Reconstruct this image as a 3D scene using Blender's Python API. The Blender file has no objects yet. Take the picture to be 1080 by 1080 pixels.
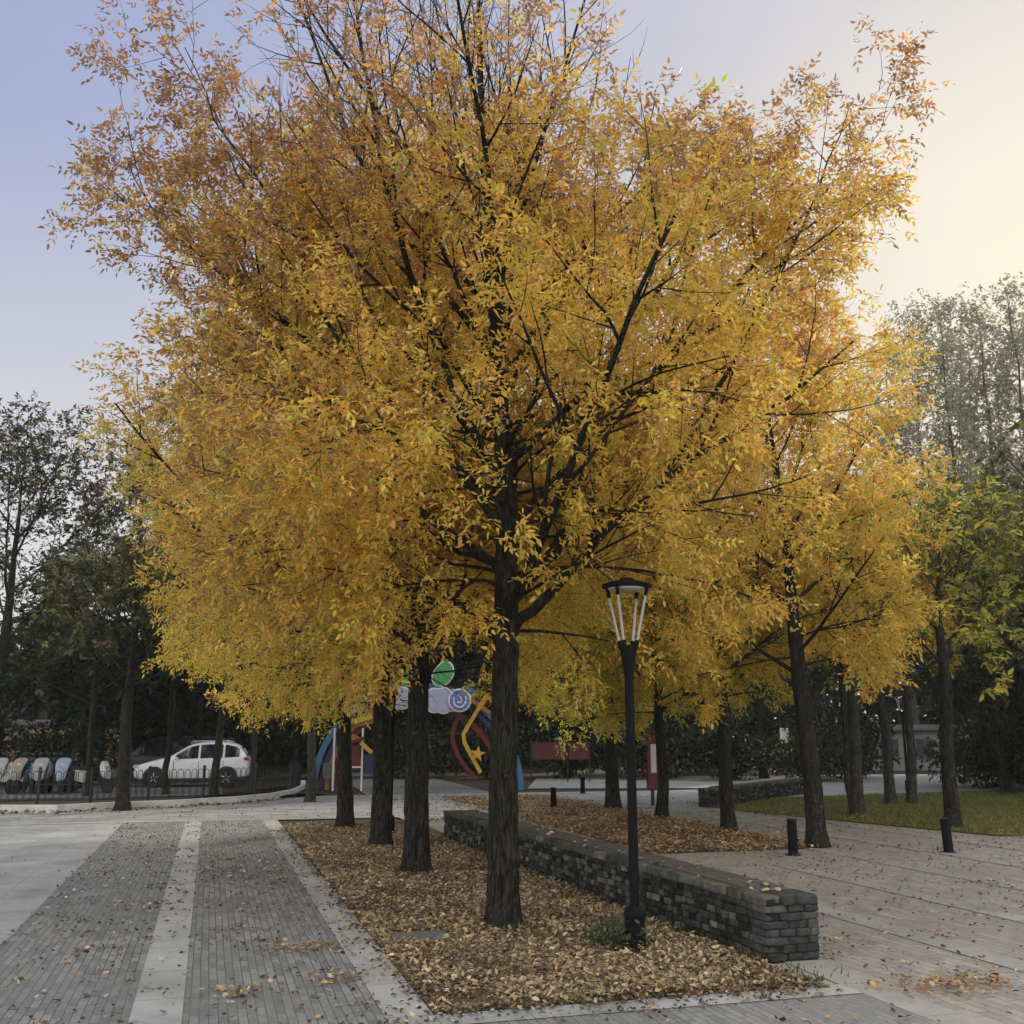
import bpy, math, random
import numpy as np
from mathutils import Vector, Matrix

random.seed(7)
RNG = np.random.default_rng(11)
R = math.radians
scn = bpy.context.scene
COL = scn.collection

# ------------------------------------------------------------------ camera
CAM_H = 1.75
PITCH = math.atan(236 / 1080)
cam_d = bpy.data.cameras.new('camera')
cam = bpy.data.objects.new('camera', cam_d)
COL.objects.link(cam)
cam.location = (0, 0, CAM_H)
cam.rotation_euler = (R(90) + PITCH, 0, 0)
cam_d.sensor_width = 36
cam_d.lens = 36
cam_d.clip_end = 3000
scn.camera = cam

# ------------------------------------------------------------------ sky, sun, exposure
SUN_EL, SUN_AZ = R(24.6), R(30)
world = bpy.data.worlds.new('World')
scn.world = world
world.use_nodes = True
wn, wl = world.node_tree.nodes, world.node_tree.links
wn.clear()
w_out = wn.new('ShaderNodeOutputWorld')
w_bg = wn.new('ShaderNodeBackground')
w_sky = wn.new('ShaderNodeTexSky')
w_sky.sky_type = 'NISHITA'
w_sky.sun_disc = False
w_sky.sun_elevation = SUN_EL
w_sky.sun_rotation = SUN_AZ
w_sky.altitude = 100
w_sky.air_density = 1.0
w_sky.dust_density = 3.0
w_sky.ozone_density = 1.5
w_bg.inputs['Strength'].default_value = 0.10
# a thin veil of haze evens out the glow round the sun: each channel of the sky is compressed
w_sep = wn.new('ShaderNodeSeparateColor')
w_com = wn.new('ShaderNodeCombineColor')
wl.new(w_sky.outputs[0], w_sep.inputs[0])
for k_, (gain, power) in enumerate(((1.54, 0.294), (1.69, 0.26), (3.05, 0.051))):
    m1, m2 = wn.new('ShaderNodeMath'), wn.new('ShaderNodeMath')
    m1.operation, m2.operation = 'POWER', 'MULTIPLY'
    m1.inputs[1].default_value, m2.inputs[1].default_value = power, gain
    wl.new(w_sep.outputs[k_], m1.inputs[0]); wl.new(m1.outputs[0], m2.inputs[0]); wl.new(m2.outputs[0], w_com.inputs[k_])
# bright cloud bank added behind the camera, out of view, to light the foreground
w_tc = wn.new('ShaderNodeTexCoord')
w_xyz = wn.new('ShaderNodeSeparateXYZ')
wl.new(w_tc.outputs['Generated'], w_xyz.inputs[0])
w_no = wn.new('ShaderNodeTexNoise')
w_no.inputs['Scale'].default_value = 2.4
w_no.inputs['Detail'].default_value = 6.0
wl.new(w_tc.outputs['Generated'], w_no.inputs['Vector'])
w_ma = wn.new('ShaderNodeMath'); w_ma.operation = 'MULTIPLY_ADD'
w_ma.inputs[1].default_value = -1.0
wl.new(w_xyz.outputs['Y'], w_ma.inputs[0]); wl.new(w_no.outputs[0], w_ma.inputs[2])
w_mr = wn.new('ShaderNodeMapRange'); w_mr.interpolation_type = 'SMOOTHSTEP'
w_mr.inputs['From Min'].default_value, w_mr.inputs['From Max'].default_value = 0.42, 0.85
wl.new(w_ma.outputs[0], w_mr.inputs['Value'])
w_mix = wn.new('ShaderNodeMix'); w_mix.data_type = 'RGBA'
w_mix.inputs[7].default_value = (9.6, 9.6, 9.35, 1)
w_map = wn.new('ShaderNodeMapping'); w_map.inputs['Scale'].default_value = (1.2, 1.2, 5.0); w_map.inputs['Rotation'].default_value = (0.2, 0.35, 0)
w_n2 = wn.new('ShaderNodeTexNoise'); w_n2.inputs['Scale'].default_value = 1.6; w_n2.inputs['Detail'].default_value = 7.0
wl.new(w_tc.outputs['Generated'], w_map.inputs['Vector']); wl.new(w_map.outputs[0], w_n2.inputs['Vector'])
w_r2 = wn.new('ShaderNodeMapRange'); w_r2.inputs['From Min'].default_value, w_r2.inputs['From Max'].default_value = 0.3, 0.7
w_r2.inputs['To Min'].default_value, w_r2.inputs['To Max'].default_value = 0.965, 1.035
wl.new(w_n2.outputs[0], w_r2.inputs['Value'])
w_v = wn.new('ShaderNodeVectorMath'); w_v.operation = 'SCALE'
wl.new(w_com.outputs[0], w_v.inputs[0]); wl.new(w_r2.outputs[0], w_v.inputs['Scale'])
w_hz = wn.new('ShaderNodeMapRange'); w_hz.interpolation_type = 'SMOOTHSTEP'
w_hz.inputs['From Min'].default_value, w_hz.inputs['From Max'].default_value = 0.56, 0.10
wl.new(w_xyz.outputs['Z'], w_hz.inputs['Value'])
w_hm = wn.new('ShaderNodeMix'); w_hm.data_type = 'RGBA'
w_hm.inputs[7].default_value = (3.75, 3.68, 3.72, 1)
wl.new(w_hz.outputs[0], w_hm.inputs[0]); wl.new(w_v.outputs[0], w_hm.inputs[6])
w_li = wn.new('ShaderNodeMix'); w_li.data_type = 'RGBA'; w_li.blend_type = 'LIGHTEN'
w_li.inputs[0].default_value = 1.0
wl.new(w_v.outputs[0], w_li.inputs[6]); wl.new(w_hm.outputs[2], w_li.inputs[7])
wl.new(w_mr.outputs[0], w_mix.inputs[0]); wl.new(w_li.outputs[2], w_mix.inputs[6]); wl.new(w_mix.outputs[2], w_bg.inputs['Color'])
wl.new(w_bg.outputs[0], w_out.inputs['Surface'])

sun_d = bpy.data.lights.new('sun', 'SUN')
sun_d.energy = 2.2
sun_d.angle = R(6)
sun_d.color = (1.0, 0.93, 0.81)
sun = bpy.data.objects.new('sun', sun_d)
COL.objects.link(sun)
sun.rotation_euler = Vector((math.sin(SUN_AZ) * math.cos(SUN_EL), math.cos(SUN_AZ) * math.cos(SUN_EL), math.sin(SUN_EL))).to_track_quat('Z', 'Y').to_euler()

scn.view_settings.view_transform = 'Standard'
scn.view_settings.look = 'None'
scn.view_settings.exposure = 1.0
scn.view_settings.gamma = 1.0
scn.cycles.max_bounces = 12
scn.cycles.diffuse_bounces = 9
scn.cycles.transmission_bounces = 9
scn.cycles.transparent_max_bounces = 4
scn.cycles.sample_clamp_indirect = 6

# ------------------------------------------------------------------ frame of the plaza
TH = math.atan2(0.277, 0.961)
EA = np.array([math.cos(TH), math.sin(TH), 0.0])       # across the paving bands
EB = np.array([-math.sin(TH), math.cos(TH), 0.0])      # along the paving bands
OO = np.array([-0.5, 7.1, 0.0])                        # near corner of the leaf bed


def LW(a, b, z=0.0):
    p = OO + EA * a + EB * b
    return (p[0], p[1], z)


def to_ab(x, y):
    d = np.array([x, y, 0]) - OO
    return float(d @ EA), float(d @ EB)


def at(px, py, Y):
    """point of the world plane y = Y seen at a pixel of the 1080 px photograph"""
    u, v = (px - 540) / 1080, (540 - py) / 1080
    dy, dz = math.cos(PITCH) - v * math.sin(PITCH), math.sin(PITCH) + v * math.cos(PITCH)
    t = Y / dy
    return np.array([u * t, Y, CAM_H + dz * t])


# ------------------------------------------------------------------ materials
def new_mat(name):
    m = bpy.data.materials.new(name)
    m.use_nodes = True
    nt = m.node_tree
    nt.nodes.clear()
    o = nt.nodes.new('ShaderNodeOutputMaterial')
    b = nt.nodes.new('ShaderNodeBsdfPrincipled')
    nt.links.new(b.outputs[0], o.inputs['Surface'])
    return m, nt, b, o


def N(nt, t, **kw):
    n = nt.nodes.new(t)
    for k, v in kw.items():
        if k.startswith('i_'):
            key = k[2:]
            key = int(key) if key.isdigit() else key.replace('_', ' ')
            n.inputs[key].default_value = v
        else:
            setattr(n, k, v)
    return n


def ramp(nt, stops):
    n = nt.nodes.new('ShaderNodeValToRGB')
    cr = n.color_ramp
    while len(cr.elements) < len(stops):
        cr.elements.new(0.5)
    for e, (p, c) in zip(cr.elements, stops):
        e.position = p
        e.color = (*c, 1)
    return n


def mixc(nt, fac, a, b, mode='MIX'):
    n = nt.nodes.new('ShaderNodeMix')
    n.data_type = 'RGBA'
    n.blend_type = mode
    for s, v in ((0, fac), (6, a), (7, b)):
        if hasattr(v, 'links') or hasattr(v, 'is_linked'):
            nt.links.new(v, n.inputs[s])
        elif s == 0:
            n.inputs[0].default_value = v
        else:
            n.inputs[s].default_value = (*v, 1)
    return n.outputs[2]


def plain(name, col, rough=0.6, metal=0.0, var=0.25, scale=6.0, bump=0.15, spec=0.4):
    """one colour with a little dirt and wear"""
    m, nt, b, o = new_mat(name)
    tc = N(nt, 'ShaderNodeTexCoord')
    no = N(nt, 'ShaderNodeTexNoise', i_Scale=scale, i_Detail=6.0, i_Roughness=0.65)
    nt.links.new(tc.outputs['Object'], no.inputs['Vector'])
    lo = tuple(c * (1 - var) for c in col)
    hi = tuple(min(1, c * (1 + var)) for c in col)
    rp = ramp(nt, [(0.3, lo), (0.7, hi)])
    nt.links.new(no.outputs[0], rp.inputs[0])
    nt.links.new(rp.outputs[0], b.inputs['Base Color'])
    b.inputs['Roughness'].default_value = rough
    b.inputs['Metallic'].default_value = metal
    b.inputs['Specular IOR Level'].default_value = spec
    if bump:
        bp = N(nt, 'ShaderNodeBump', i_Strength=bump, i_Distance=0.01)
        no2 = N(nt, 'ShaderNodeTexNoise', i_Scale=scale * 8, i_Detail=4.0)
        nt.links.new(tc.outputs['Object'], no2.inputs['Vector'])
        nt.links.new(no2.outputs[0], bp.inputs['Height'])
        nt.links.new(bp.outputs[0], b.inputs['Normal'])
    return m


def leaf_mat(name, trans=0.45, rough=0.55, tint=(1, 1, 1)):
    m, nt, b, o = new_mat(name)
    at_ = N(nt, 'ShaderNodeAttribute', attribute_name='leaf_colour')
    nt.links.new(at_.outputs['Color'], b.inputs['Base Color'])
    b.inputs['Roughness'].default_value = rough
    b.inputs['Specular IOR Level'].default_value = 0.4
    if trans:
        tr = N(nt, 'ShaderNodeBsdfTranslucent')
        c = mixc(nt, 1.0, at_.outputs['Color'], tint, 'MULTIPLY')
        nt.links.new(c, tr.inputs['Color'])
        mx = N(nt, 'ShaderNodeMixShader')
        mx.inputs[0].default_value = trans
        nt.links.new(b.outputs[0], mx.inputs[1])
        nt.links.new(tr.outputs[0], mx.inputs[2])
        nt.links.new(mx.outputs[0], o.inputs['Surface'])
    return m


def bark_mat(name, dark, light, moss=None, vscale=9.0):
    m, nt, b, o = new_mat(name)
    tc = N(nt, 'ShaderNodeTexCoord')
    mp = N(nt, 'ShaderNodeMapping')
    mp.inputs['Scale'].default_value = (vscale * 3, vscale * 3, vscale * 0.45)
    nt.links.new(tc.outputs['Object'], mp.inputs['Vector'])
    vo = N(nt, 'ShaderNodeTexNoise', i_Scale=1.3, i_Detail=9.0, i_Roughness=0.72, i_Distortion=1.1)
    nt.links.new(mp.outputs[0], vo.inputs['Vector'])
    rp = ramp(nt, [(0.44, dark), (0.56, tuple((a + c) / 2 for a, c in zip(dark, light))), (0.68, light)])
    nt.links.new(vo.outputs[0], rp.inputs[0])
    li = N(nt, 'ShaderNodeTexNoise', i_Scale=9.0, i_Detail=6.0, i_Roughness=0.7)
    nt.links.new(tc.outputs['Object'], li.inputs['Vector'])
    lr = ramp(nt, [(0.60, (0, 0, 0)), (0.68, (0.55, 0.55, 0.55))])
    nt.links.new(li.outputs[0], lr.inputs[0])
    lichen = N(nt, 'ShaderNodeRGB')
    lichen.outputs[0].default_value = (*[c * 1.9 for c in light], 1)
    mxl = mixc(nt, lr.outputs[0], rp.outputs[0], lichen.outputs[0])
    col = mxl
    if moss:
        n2 = N(nt, 'ShaderNodeTexNoise', i_Scale=2.2, i_Detail=5.0)
        nt.links.new(tc.outputs['Object'], n2.inputs['Vector'])
        r2 = ramp(nt, [(0.52, (0, 0, 0)), (0.68, (0.7, 0.7, 0.7))])
        nt.links.new(n2.outputs[0], r2.inputs[0])
        col = mixc(nt, r2.outputs[0], col, moss)
    nt.links.new(col, b.inputs['Base Color'])
    b.inputs['Roughness'].default_value = 0.9
    b.inputs['Specular IOR Level'].default_value = 0.15
    bp = N(nt, 'ShaderNodeBump', i_Strength=0.9, i_Distance=0.03)
    nt.links.new(vo.outputs[0], bp.inputs['Height'])
    nt.links.new(bp.outputs[0], b.inputs['Normal'])
    return m


def brick_pave(name, c1, c2, mortar, stain, bw=0.22, bh=0.058):
    m, nt, b, o = new_mat(name)
    tc = N(nt, 'ShaderNodeTexCoord')
    mp = N(nt, 'ShaderNodeMapping')
    mp.inputs['Rotation'].default_value = (0, 0, R(90))
    nt.links.new(tc.outputs['Object'], mp.inputs['Vector'])
    wob = N(nt, 'ShaderNodeTexNoise', i_Scale=1.7, i_Detail=2.0)
    nt.links.new(mp.outputs[0], wob.inputs['Vector'])
    add = N(nt, 'ShaderNodeVectorMath', operation='MULTIPLY_ADD')
    nt.links.new(wob.outputs['Color'], add.inputs[0])
    add.inputs[1].default_value = (0.014, 0.014, 0)
    nt.links.new(mp.outputs[0], add.inputs[2])
    br = N(nt, 'ShaderNodeTexBrick', i_Scale=1.0)
    br.offset = 0.5
    br.inputs['Color1'].default_value = (*c1, 1)
    br.inputs['Color2'].default_value = (*c2, 1)
    br.inputs['Mortar'].default_value = (*mortar, 1)
    br.inputs['Mortar Size'].default_value = 0.0035
    br.inputs['Mortar Smooth'].default_value = 0.3
    br.inputs['Bias'].default_value = -0.05
    br.inputs['Brick Width'].default_value = bw
    br.inputs['Row Height'].default_value = bh
    nt.links.new(add.outputs[0], br.inputs['Vector'])
    n1 = N(nt, 'ShaderNodeTexNoise', i_Scale=0.55, i_Detail=7.0, i_Roughness=0.7)
    nt.links.new(tc.outputs['Object'], n1.inputs['Vector'])
    r1 = ramp(nt, [(0.38, (0, 0, 0)), (0.62, (0.8, 0.8, 0.8))])
    nt.links.new(n1.outputs[0], r1.inputs[0])
    col = mixc(nt, r1.outputs[0], br.outputs['Color'], stain)
    n2 = N(nt, 'ShaderNodeTexNoise', i_Scale=45.0, i_Detail=5.0, i_Roughness=0.7)
    nt.links.new(tc.outputs['Object'], n2.inputs['Vector'])
    r2 = ramp(nt, [(0.25, (0.72, 0.72, 0.72)), (0.75, (1.2, 1.2, 1.2))])
    nt.links.new(n2.outputs[0], r2.inputs[0])
    col = mixc(nt, 1.0, col, r2.outputs[0], 'MULTIPLY')
    nt.links.new(col, b.inputs['Base Color'])
    b.inputs['Roughness'].default_value = 0.85
    b.inputs['Specular IOR Level'].default_value = 0.2
    mth = N(nt, 'ShaderNodeMath', operation='MULTIPLY_ADD')
    nt.links.new(br.outputs['Fac'], mth.inputs[0])
    mth.inputs[1].default_value = -1.0
    nt.links.new(n2.outputs[0], mth.inputs[2])
    bp = N(nt, 'ShaderNodeBump', i_Strength=0.5, i_Distance=0.008)
    nt.links.new(mth.outputs[0], bp.inputs['Height'])
    nt.links.new(bp.outputs[0], b.inputs['Normal'])
    return m


def slab_mat(name, base, joint, bw, bh, rot=0.0, stain=None):
    m, nt, b, o = new_mat(name)
    tc = N(nt, 'ShaderNodeTexCoord')
    mp = N(nt, 'ShaderNodeMapping')
    mp.inputs['Rotation'].default_value = (0, 0, rot)
    nt.links.new(tc.outputs['Object'], mp.inputs['Vector'])
    br = N(nt, 'ShaderNodeTexBrick', i_Scale=1.0)
    br.offset = 0.0
    br.inputs['Color1'].default_value = (*[c * 0.93 for c in base], 1)
    br.inputs['Color2'].default_value = (*[c * 1.06 for c in base], 1)
    br.inputs['Mortar'].default_value = (*joint, 1)
    br.inputs['Mortar Size'].default_value = 0.004
    br.inputs['Brick Width'].default_value = bw
    br.inputs['Row Height'].default_value = bh
    nt.links.new(mp.outputs[0], br.inputs['Vector'])
    n1 = N(nt, 'ShaderNodeTexNoise', i_Scale=1.3, i_Detail=8.0, i_Roughness=0.7)
    nt.links.new(tc.outputs['Object'], n1.inputs['Vector'])
    r1 = ramp(nt, [(0.42, (0, 0, 0)), (0.66, (0.7, 0.7, 0.7))])
    nt.links.new(n1.outputs[0], r1.inputs[0])
    col = mixc(nt, r1.outputs[0], br.outputs['Color'], stain or tuple(c * 0.55 for c in base))
    n2 = N(nt, 'ShaderNodeTexNoise', i_Scale=60.0, i_Detail=5.0, i_Roughness=0.75)
    nt.links.new(tc.outputs['Object'], n2.inputs['Vector'])
    r2 = ramp(nt, [(0.25, (0.8, 0.8, 0.8)), (0.75, (1.12, 1.12, 1.12))])
    nt.links.new(n2.outputs[0], r2.inputs[0])
    col = mixc(nt, 1.0, col, r2.outputs[0], 'MULTIPLY')
    nt.links.new(col, b.inputs['Base Color'])
    b.inputs['Roughness'].default_value = 0.8
    b.inputs['Specular IOR Level'].default_value = 0.25
    bp = N(nt, 'ShaderNodeBump', i_Strength=0.3, i_Distance=0.005)
    nt.links.new(n2.outputs[0], bp.inputs['Height'])
    nt.links.new(bp.outputs[0], b.inputs['Normal'])
    return m


def patchy(name, c1, c2, c3, s1=1.0, s2=18.0, bump=0.6):
    m, nt, b, o = new_mat(name)
    tc = N(nt, 'ShaderNodeTexCoord')
    n1 = N(nt, 'ShaderNodeTexNoise', i_Scale=s1, i_Detail=6.0, i_Roughness=0.65)
    n2 = N(nt, 'ShaderNodeTexNoise', i_Scale=s2, i_Detail=8.0, i_Roughness=0.75)
    for n in (n1, n2):
        nt.links.new(tc.outputs['Object'], n.inputs['Vector'])
    r1 = ramp(nt, [(0.35, c1), (0.65, c2)])
    nt.links.new(n1.outputs[0], r1.inputs[0])
    r2 = ramp(nt, [(0.45, (0, 0, 0)), (0.62, (1, 1, 1))])
    nt.links.new(n2.outputs[0], r2.inputs[0])
    col = mixc(nt, r2.outputs[0], r1.outputs[0], c3)
    nt.links.new(col, b.inputs['Base Color'])
    b.inputs['Roughness'].default_value = 0.95
    b.inputs['Specular IOR Level'].default_value = 0.1
    bp = N(nt, 'ShaderNodeBump', i_Strength=bump, i_Distance=0.02)
    nt.links.new(n2.outputs[0], bp.inputs['Height'])
    nt.links.new(bp.outputs[0], b.inputs['Normal'])
    return m


M = {}
M['leaf'] = leaf_mat('autumn_leaf', 0.5, 0.5)
M['leaf_dark'] = leaf_mat('green_leaf', 0.3)
M['leaf_dry'] = leaf_mat('dry_leaf', 0.12, 0.75)
M['grass'] = leaf_mat('grass_blade', 0.3)
M['bark'] = bark_mat('ash_bark', (0.006, 0.0055, 0.0045), (0.075, 0.068, 0.056), (0.02, 0.024, 0.01))
M['bark_pale'] = bark_mat('pale_bark', (0.02, 0.019, 0.017), (0.105, 0.1, 0.088))
M['bark_twig'] = plain('twig_bark', (0.03, 0.026, 0.022), 0.9, var=0.3, bump=0)
M['brick_grey'] = brick_pave('grey_brick_paving', (0.18, 0.183, 0.175), (0.33, 0.33, 0.315), (0.045, 0.042, 0.037), (0.175, 0.177, 0.167), 0.2, 0.06)
M['brick_brown'] = brick_pave('brown_brick_paving', (0.25, 0.236, 0.208), (0.39, 0.37, 0.332), (0.08, 0.073, 0.062), (0.27, 0.243, 0.20), 0.2, 0.1)
M['slab'] = slab_mat('concrete_slab', (0.40, 0.40, 0.385), (0.08, 0.075, 0.07), 0.9, 40.0, R(90))
M['slab_far'] = slab_mat('old_concrete_slab', (0.335, 0.32, 0.295), (0.1, 0.09, 0.08), 0.9, 40.0, R(90))
M['slab_x'] = slab_mat('concrete_edging', (0.40, 0.40, 0.385), (0.08, 0.075, 0.07), 0.6, 40.0, 0)
M['slab_big'] = slab_mat('pale_slab_paving', (0.36, 0.36, 0.35), (0.2, 0.2, 0.19), 0.6, 0.6, 0)
M['road'] = slab_mat('pale_road', (0.31, 0.305, 0.29), (0.16, 0.155, 0.145), 0.6, 0.6, 0)
M['asphalt'] = patchy('grey_asphalt', (0.15, 0.148, 0.14), (0.2, 0.197, 0.185), (0.12, 0.112, 0.1), 0.5, 30, 0.3)
M['soil'] = patchy('bed_soil', (0.075, 0.055, 0.038), (0.12, 0.085, 0.055), (0.17, 0.11, 0.065), 0.8, 26)
M['earth'] = patchy('wood_floor', (0.03, 0.03, 0.022), (0.055, 0.05, 0.032), (0.09, 0.06, 0.035), 0.4, 12)
M['lawn'] = patchy('lawn_turf', (0.07, 0.08, 0.02), (0.14, 0.16, 0.035), (0.13, 0.105, 0.04), 0.35, 14)
def stone_mat(name):
    m, nt, b, o = new_mat(name)
    a_ = N(nt, 'ShaderNodeAttribute', attribute_name='leaf_colour')
    tc = N(nt, 'ShaderNodeTexCoord')
    n1 = N(nt, 'ShaderNodeTexNoise', i_Scale=11.0, i_Detail=9.0, i_Roughness=0.75)
    n2 = N(nt, 'ShaderNodeTexNoise', i_Scale=2.3, i_Detail=5.0)
    for n_ in (n1, n2): nt.links.new(tc.outputs['Object'], n_.inputs['Vector'])
    r1 = ramp(nt, [(0.3, (0.35, 0.35, 0.34)), (0.5, (0.9, 0.9, 0.88)), (0.72, (1.7, 1.68, 1.6))])
    nt.links.new(n1.outputs[0], r1.inputs[0])
    c = mixc(nt, 1.0, a_.outputs['Color'], r1.outputs[0], 'MULTIPLY')
    r2 = ramp(nt, [(0.52, (0, 0, 0)), (0.70, (0.4, 0.4, 0.4))])
    nt.links.new(n2.outputs[0], r2.inputs[0])
    c = mixc(nt, r2.outputs[0], c, (0.03, 0.034, 0.02))
    nt.links.new(c, b.inputs['Base Color'])
    b.inputs['Roughness'].default_value = 0.92
    b.inputs['Specular IOR Level'].default_value = 0.15
    bp = N(nt, 'ShaderNodeBump', i_Strength=1.0, i_Distance=0.02)
    nt.links.new(n1.outputs[0], bp.inputs['Height'])
    nt.links.new(bp.outputs[0], b.inputs['Normal'])
    return m


M['stone'] = stone_mat('rubble_stone')
M['mortar'] = plain('dark_mortar', (0.010, 0.0095, 0.009), 0.95, var=0.4, scale=14, bump=0.8)
M['wood'] = plain('weathered_slat', (0.088, 0.08, 0.07), 0.8, var=0.4, scale=10, bump=0.5)
M['iron'] = plain('black_paint', (0.005, 0.006, 0.0065), 0.7, var=0.3, bump=0.05, spec=0.12)
M['iron_fence'] = plain('fence_paint', (0.016, 0.017, 0.018), 0.5, var=0.3, bump=0)
M['tube_white'] = plain('milky_tube', (0.38, 0.365, 0.33), 0.35, var=0.06, bump=0)
M['lens'] = plain('lamp_lens', (0.5, 0.46, 0.36), 0.4, var=0.1, bump=0)
M['kerb'] = plain('white_kerb', (0.52, 0.51, 0.48), 0.8, var=0.2, scale=3, bump=0.3)
M['white_car'] = plain('white_car_paint', (0.74, 0.75, 0.76), 0.22, var=0.04, scale=2, bump=0, spec=0.6)
M['dark_car'] = plain('black_car_paint', (0.02, 0.021, 0.023), 0.2, var=0.1, bump=0, spec=0.6)
M['blue_car'] = plain('blue_car_paint', (0.06, 0.16, 0.33), 0.25, var=0.06, bump=0, spec=0.6)
M['glass'] = plain('car_glass', (0.012, 0.014, 0.016), 0.08, var=0.1, bump=0, spec=0.8)
M['rubber'] = plain('tyre_rubber', (0.02, 0.02, 0.02), 0.9, var=0.2, bump=0.1)
M['alloy'] = plain('wheel_alloy', (0.5, 0.5, 0.5), 0.35, 0.8, var=0.1, bump=0)
M['lamp_glass'] = plain('headlight_glass', (0.55, 0.57, 0.6), 0.1, var=0.1, bump=0, spec=0.8)
M['red_lamp'] = plain('tail_light', (0.3, 0.02, 0.015), 0.2, var=0.1, bump=0)
M['plastic'] = plain('black_plastic', (0.025, 0.025, 0.026), 0.6, var=0.2, bump=0)
M['red'] = plain('red_panel', (0.10, 0.010, 0.009), 0.5, var=0.15, bump=0.05)
M['dull_red'] = plain('faded_red_banner', (0.06, 0.010, 0.006), 0.7, var=0.2, bump=0)
M['yellow'] = plain('yellow_panel', (0.48, 0.28, 0.03), 0.5, var=0.1, bump=0.05)
M['orange'] = plain('orange_panel', (0.28, 0.12, 0.03), 0.5, var=0.1, bump=0.05)
M['blue'] = plain('blue_panel', (0.045, 0.14, 0.27), 0.5, var=0.1, bump=0.05)
M['navy'] = plain('navy_panel', (0.012, 0.025, 0.08), 0.5, var=0.1, bump=0.05)
M['green'] = plain('green_panel', (0.07, 0.27, 0.10), 0.5, var=0.1, bump=0.05)
M['lilac'] = plain('lilac_panel', (0.33, 0.35, 0.50), 0.5, var=0.1, bump=0.05)
M['white'] = plain('white_panel', (0.62, 0.61, 0.58), 0.5, var=0.06, bump=0.05)
M['cream'] = plain('cream_render', (0.22, 0.217, 0.2), 0.85, var=0.1, scale=1.2, bump=0.2)
M['ochre'] = plain('ochre_render', (0.30, 0.19, 0.08), 0.85, var=0.12, scale=1.2, bump=0.2)
M['slate'] = plain('grey_roof', (0.12, 0.12, 0.13), 0.8, var=0.2, bump=0.2)
M['window'] = plain('dull_window', (0.06, 0.08, 0.1), 0.15, var=0.2, bump=0)
M['cloth_grey'] = plain('grey_quilt', (0.27, 0.27, 0.27), 0.9, var=0.2, bump=0.3)
M['cloth_taupe'] = plain('taupe_quilt', (0.22, 0.19, 0.16), 0.9, var=0.25, bump=0.3)
M['cloth_blue'] = plain('pale_blue_quilt', (0.24, 0.30, 0.38), 0.9, var=0.2, bump=0.3)
M['cloth_dark'] = plain('charcoal_quilt', (0.05, 0.05, 0.055), 0.9, var=0.25, bump=0.3)
M['cover'] = plain('manhole_slab', (0.12, 0.12, 0.11), 0.9, var=0.3, scale=8, bump=0.5)


# ------------------------------------------------------------------ object helpers
def link(o, parent=None):
    COL.objects.link(o)
    if parent is not None:
        o.parent = parent
    return o


def tag(o, label=None, cat=None, group=None, kind=None):
    if label: o['label'] = label
    if cat: o['category'] = cat
    if group: o['group'] = group
    if kind: o['kind'] = kind
    return o


def thing(name, label, cat, loc=(0, 0, 0), rz=0.0, group=None, sc=1.0):
    o = bpy.data.objects.new(name, None)
    o.empty_display_size = 0.2
    link(o)
    o.location = [float(c) for c in loc]
    o.rotation_euler = (0, 0, rz)
    o.scale = (sc, sc, sc) if not hasattr(sc, '__len__') else sc
    return tag(o, label, cat, group)


def children(o):
    return [c for c in bpy.data.objects if c.parent == o]


def dup(root, loc, rz=0.0, label=None, sc=None, group=None):
    """a copy of a thing with copies of its parts and sub-parts"""
    r = root.copy()
    COL.objects.link(r)
    r.location = [float(c) for c in loc]
    r.rotation_euler = (0, 0, rz)
    if sc is not None:
        r.scale = (sc, sc, sc) if not hasattr(sc, '__len__') else sc
    if label: r['label'] = label
    if group: r['group'] = group
    for ch in children(root):
        c = ch.copy(); COL.objects.link(c); c.parent = r
        for g in children(ch):
            d = g.copy(); COL.objects.link(d); d.parent = c
    return r


def mesh_np(name, V, F, mat, parent=None, smooth=False, cols=None, mats=None):
    """V (n,3) array, F list of arrays (m,k) of faces with k corners each"""
    me = bpy.data.meshes.new(name)
    V = np.asarray(V, dtype=np.float32).reshape(-1, 3)
    if not isinstance(F, list):
        F = [F]
    F = [np.asarray(f, dtype=np.int32) for f in F if len(f)]
    me.vertices.add(len(V))
    me.vertices.foreach_set('co', V.ravel())
    idx = np.concatenate([f.ravel() for f in F])
    tot = np.concatenate([np.full(len(f), f.shape[1], dtype=np.int32) for f in F])
    st = np.concatenate([[0], np.cumsum(tot)[:-1]]).astype(np.int32)
    me.loops.add(len(idx))
    me.loops.foreach_set('vertex_index', idx)
    me.polygons.add(len(tot))
    me.polygons.foreach_set('loop_start', st)
    me.polygons.foreach_set('loop_total', tot)
    if smooth:
        me.polygons.foreach_set('use_smooth', np.ones(len(tot), dtype=bool))
    if cols is not None:
        a = me.color_attributes.new('leaf_colour', 'FLOAT_COLOR', 'POINT')
        c4 = np.ones((len(V), 4), dtype=np.float32)
        c4[:, :3] = cols
        a.data.foreach_set('color', c4.ravel())
    for mm in (mat if isinstance(mat, (list, tuple)) else [mat]):
        me.materials.append(mm)
    if mats is not None:
        me.polygons.foreach_set('material_index', np.asarray(mats, dtype=np.int32))
    me.update(calc_edges=True)
    me.validate()
    return link(bpy.data.objects.new(name, me), parent)


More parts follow.
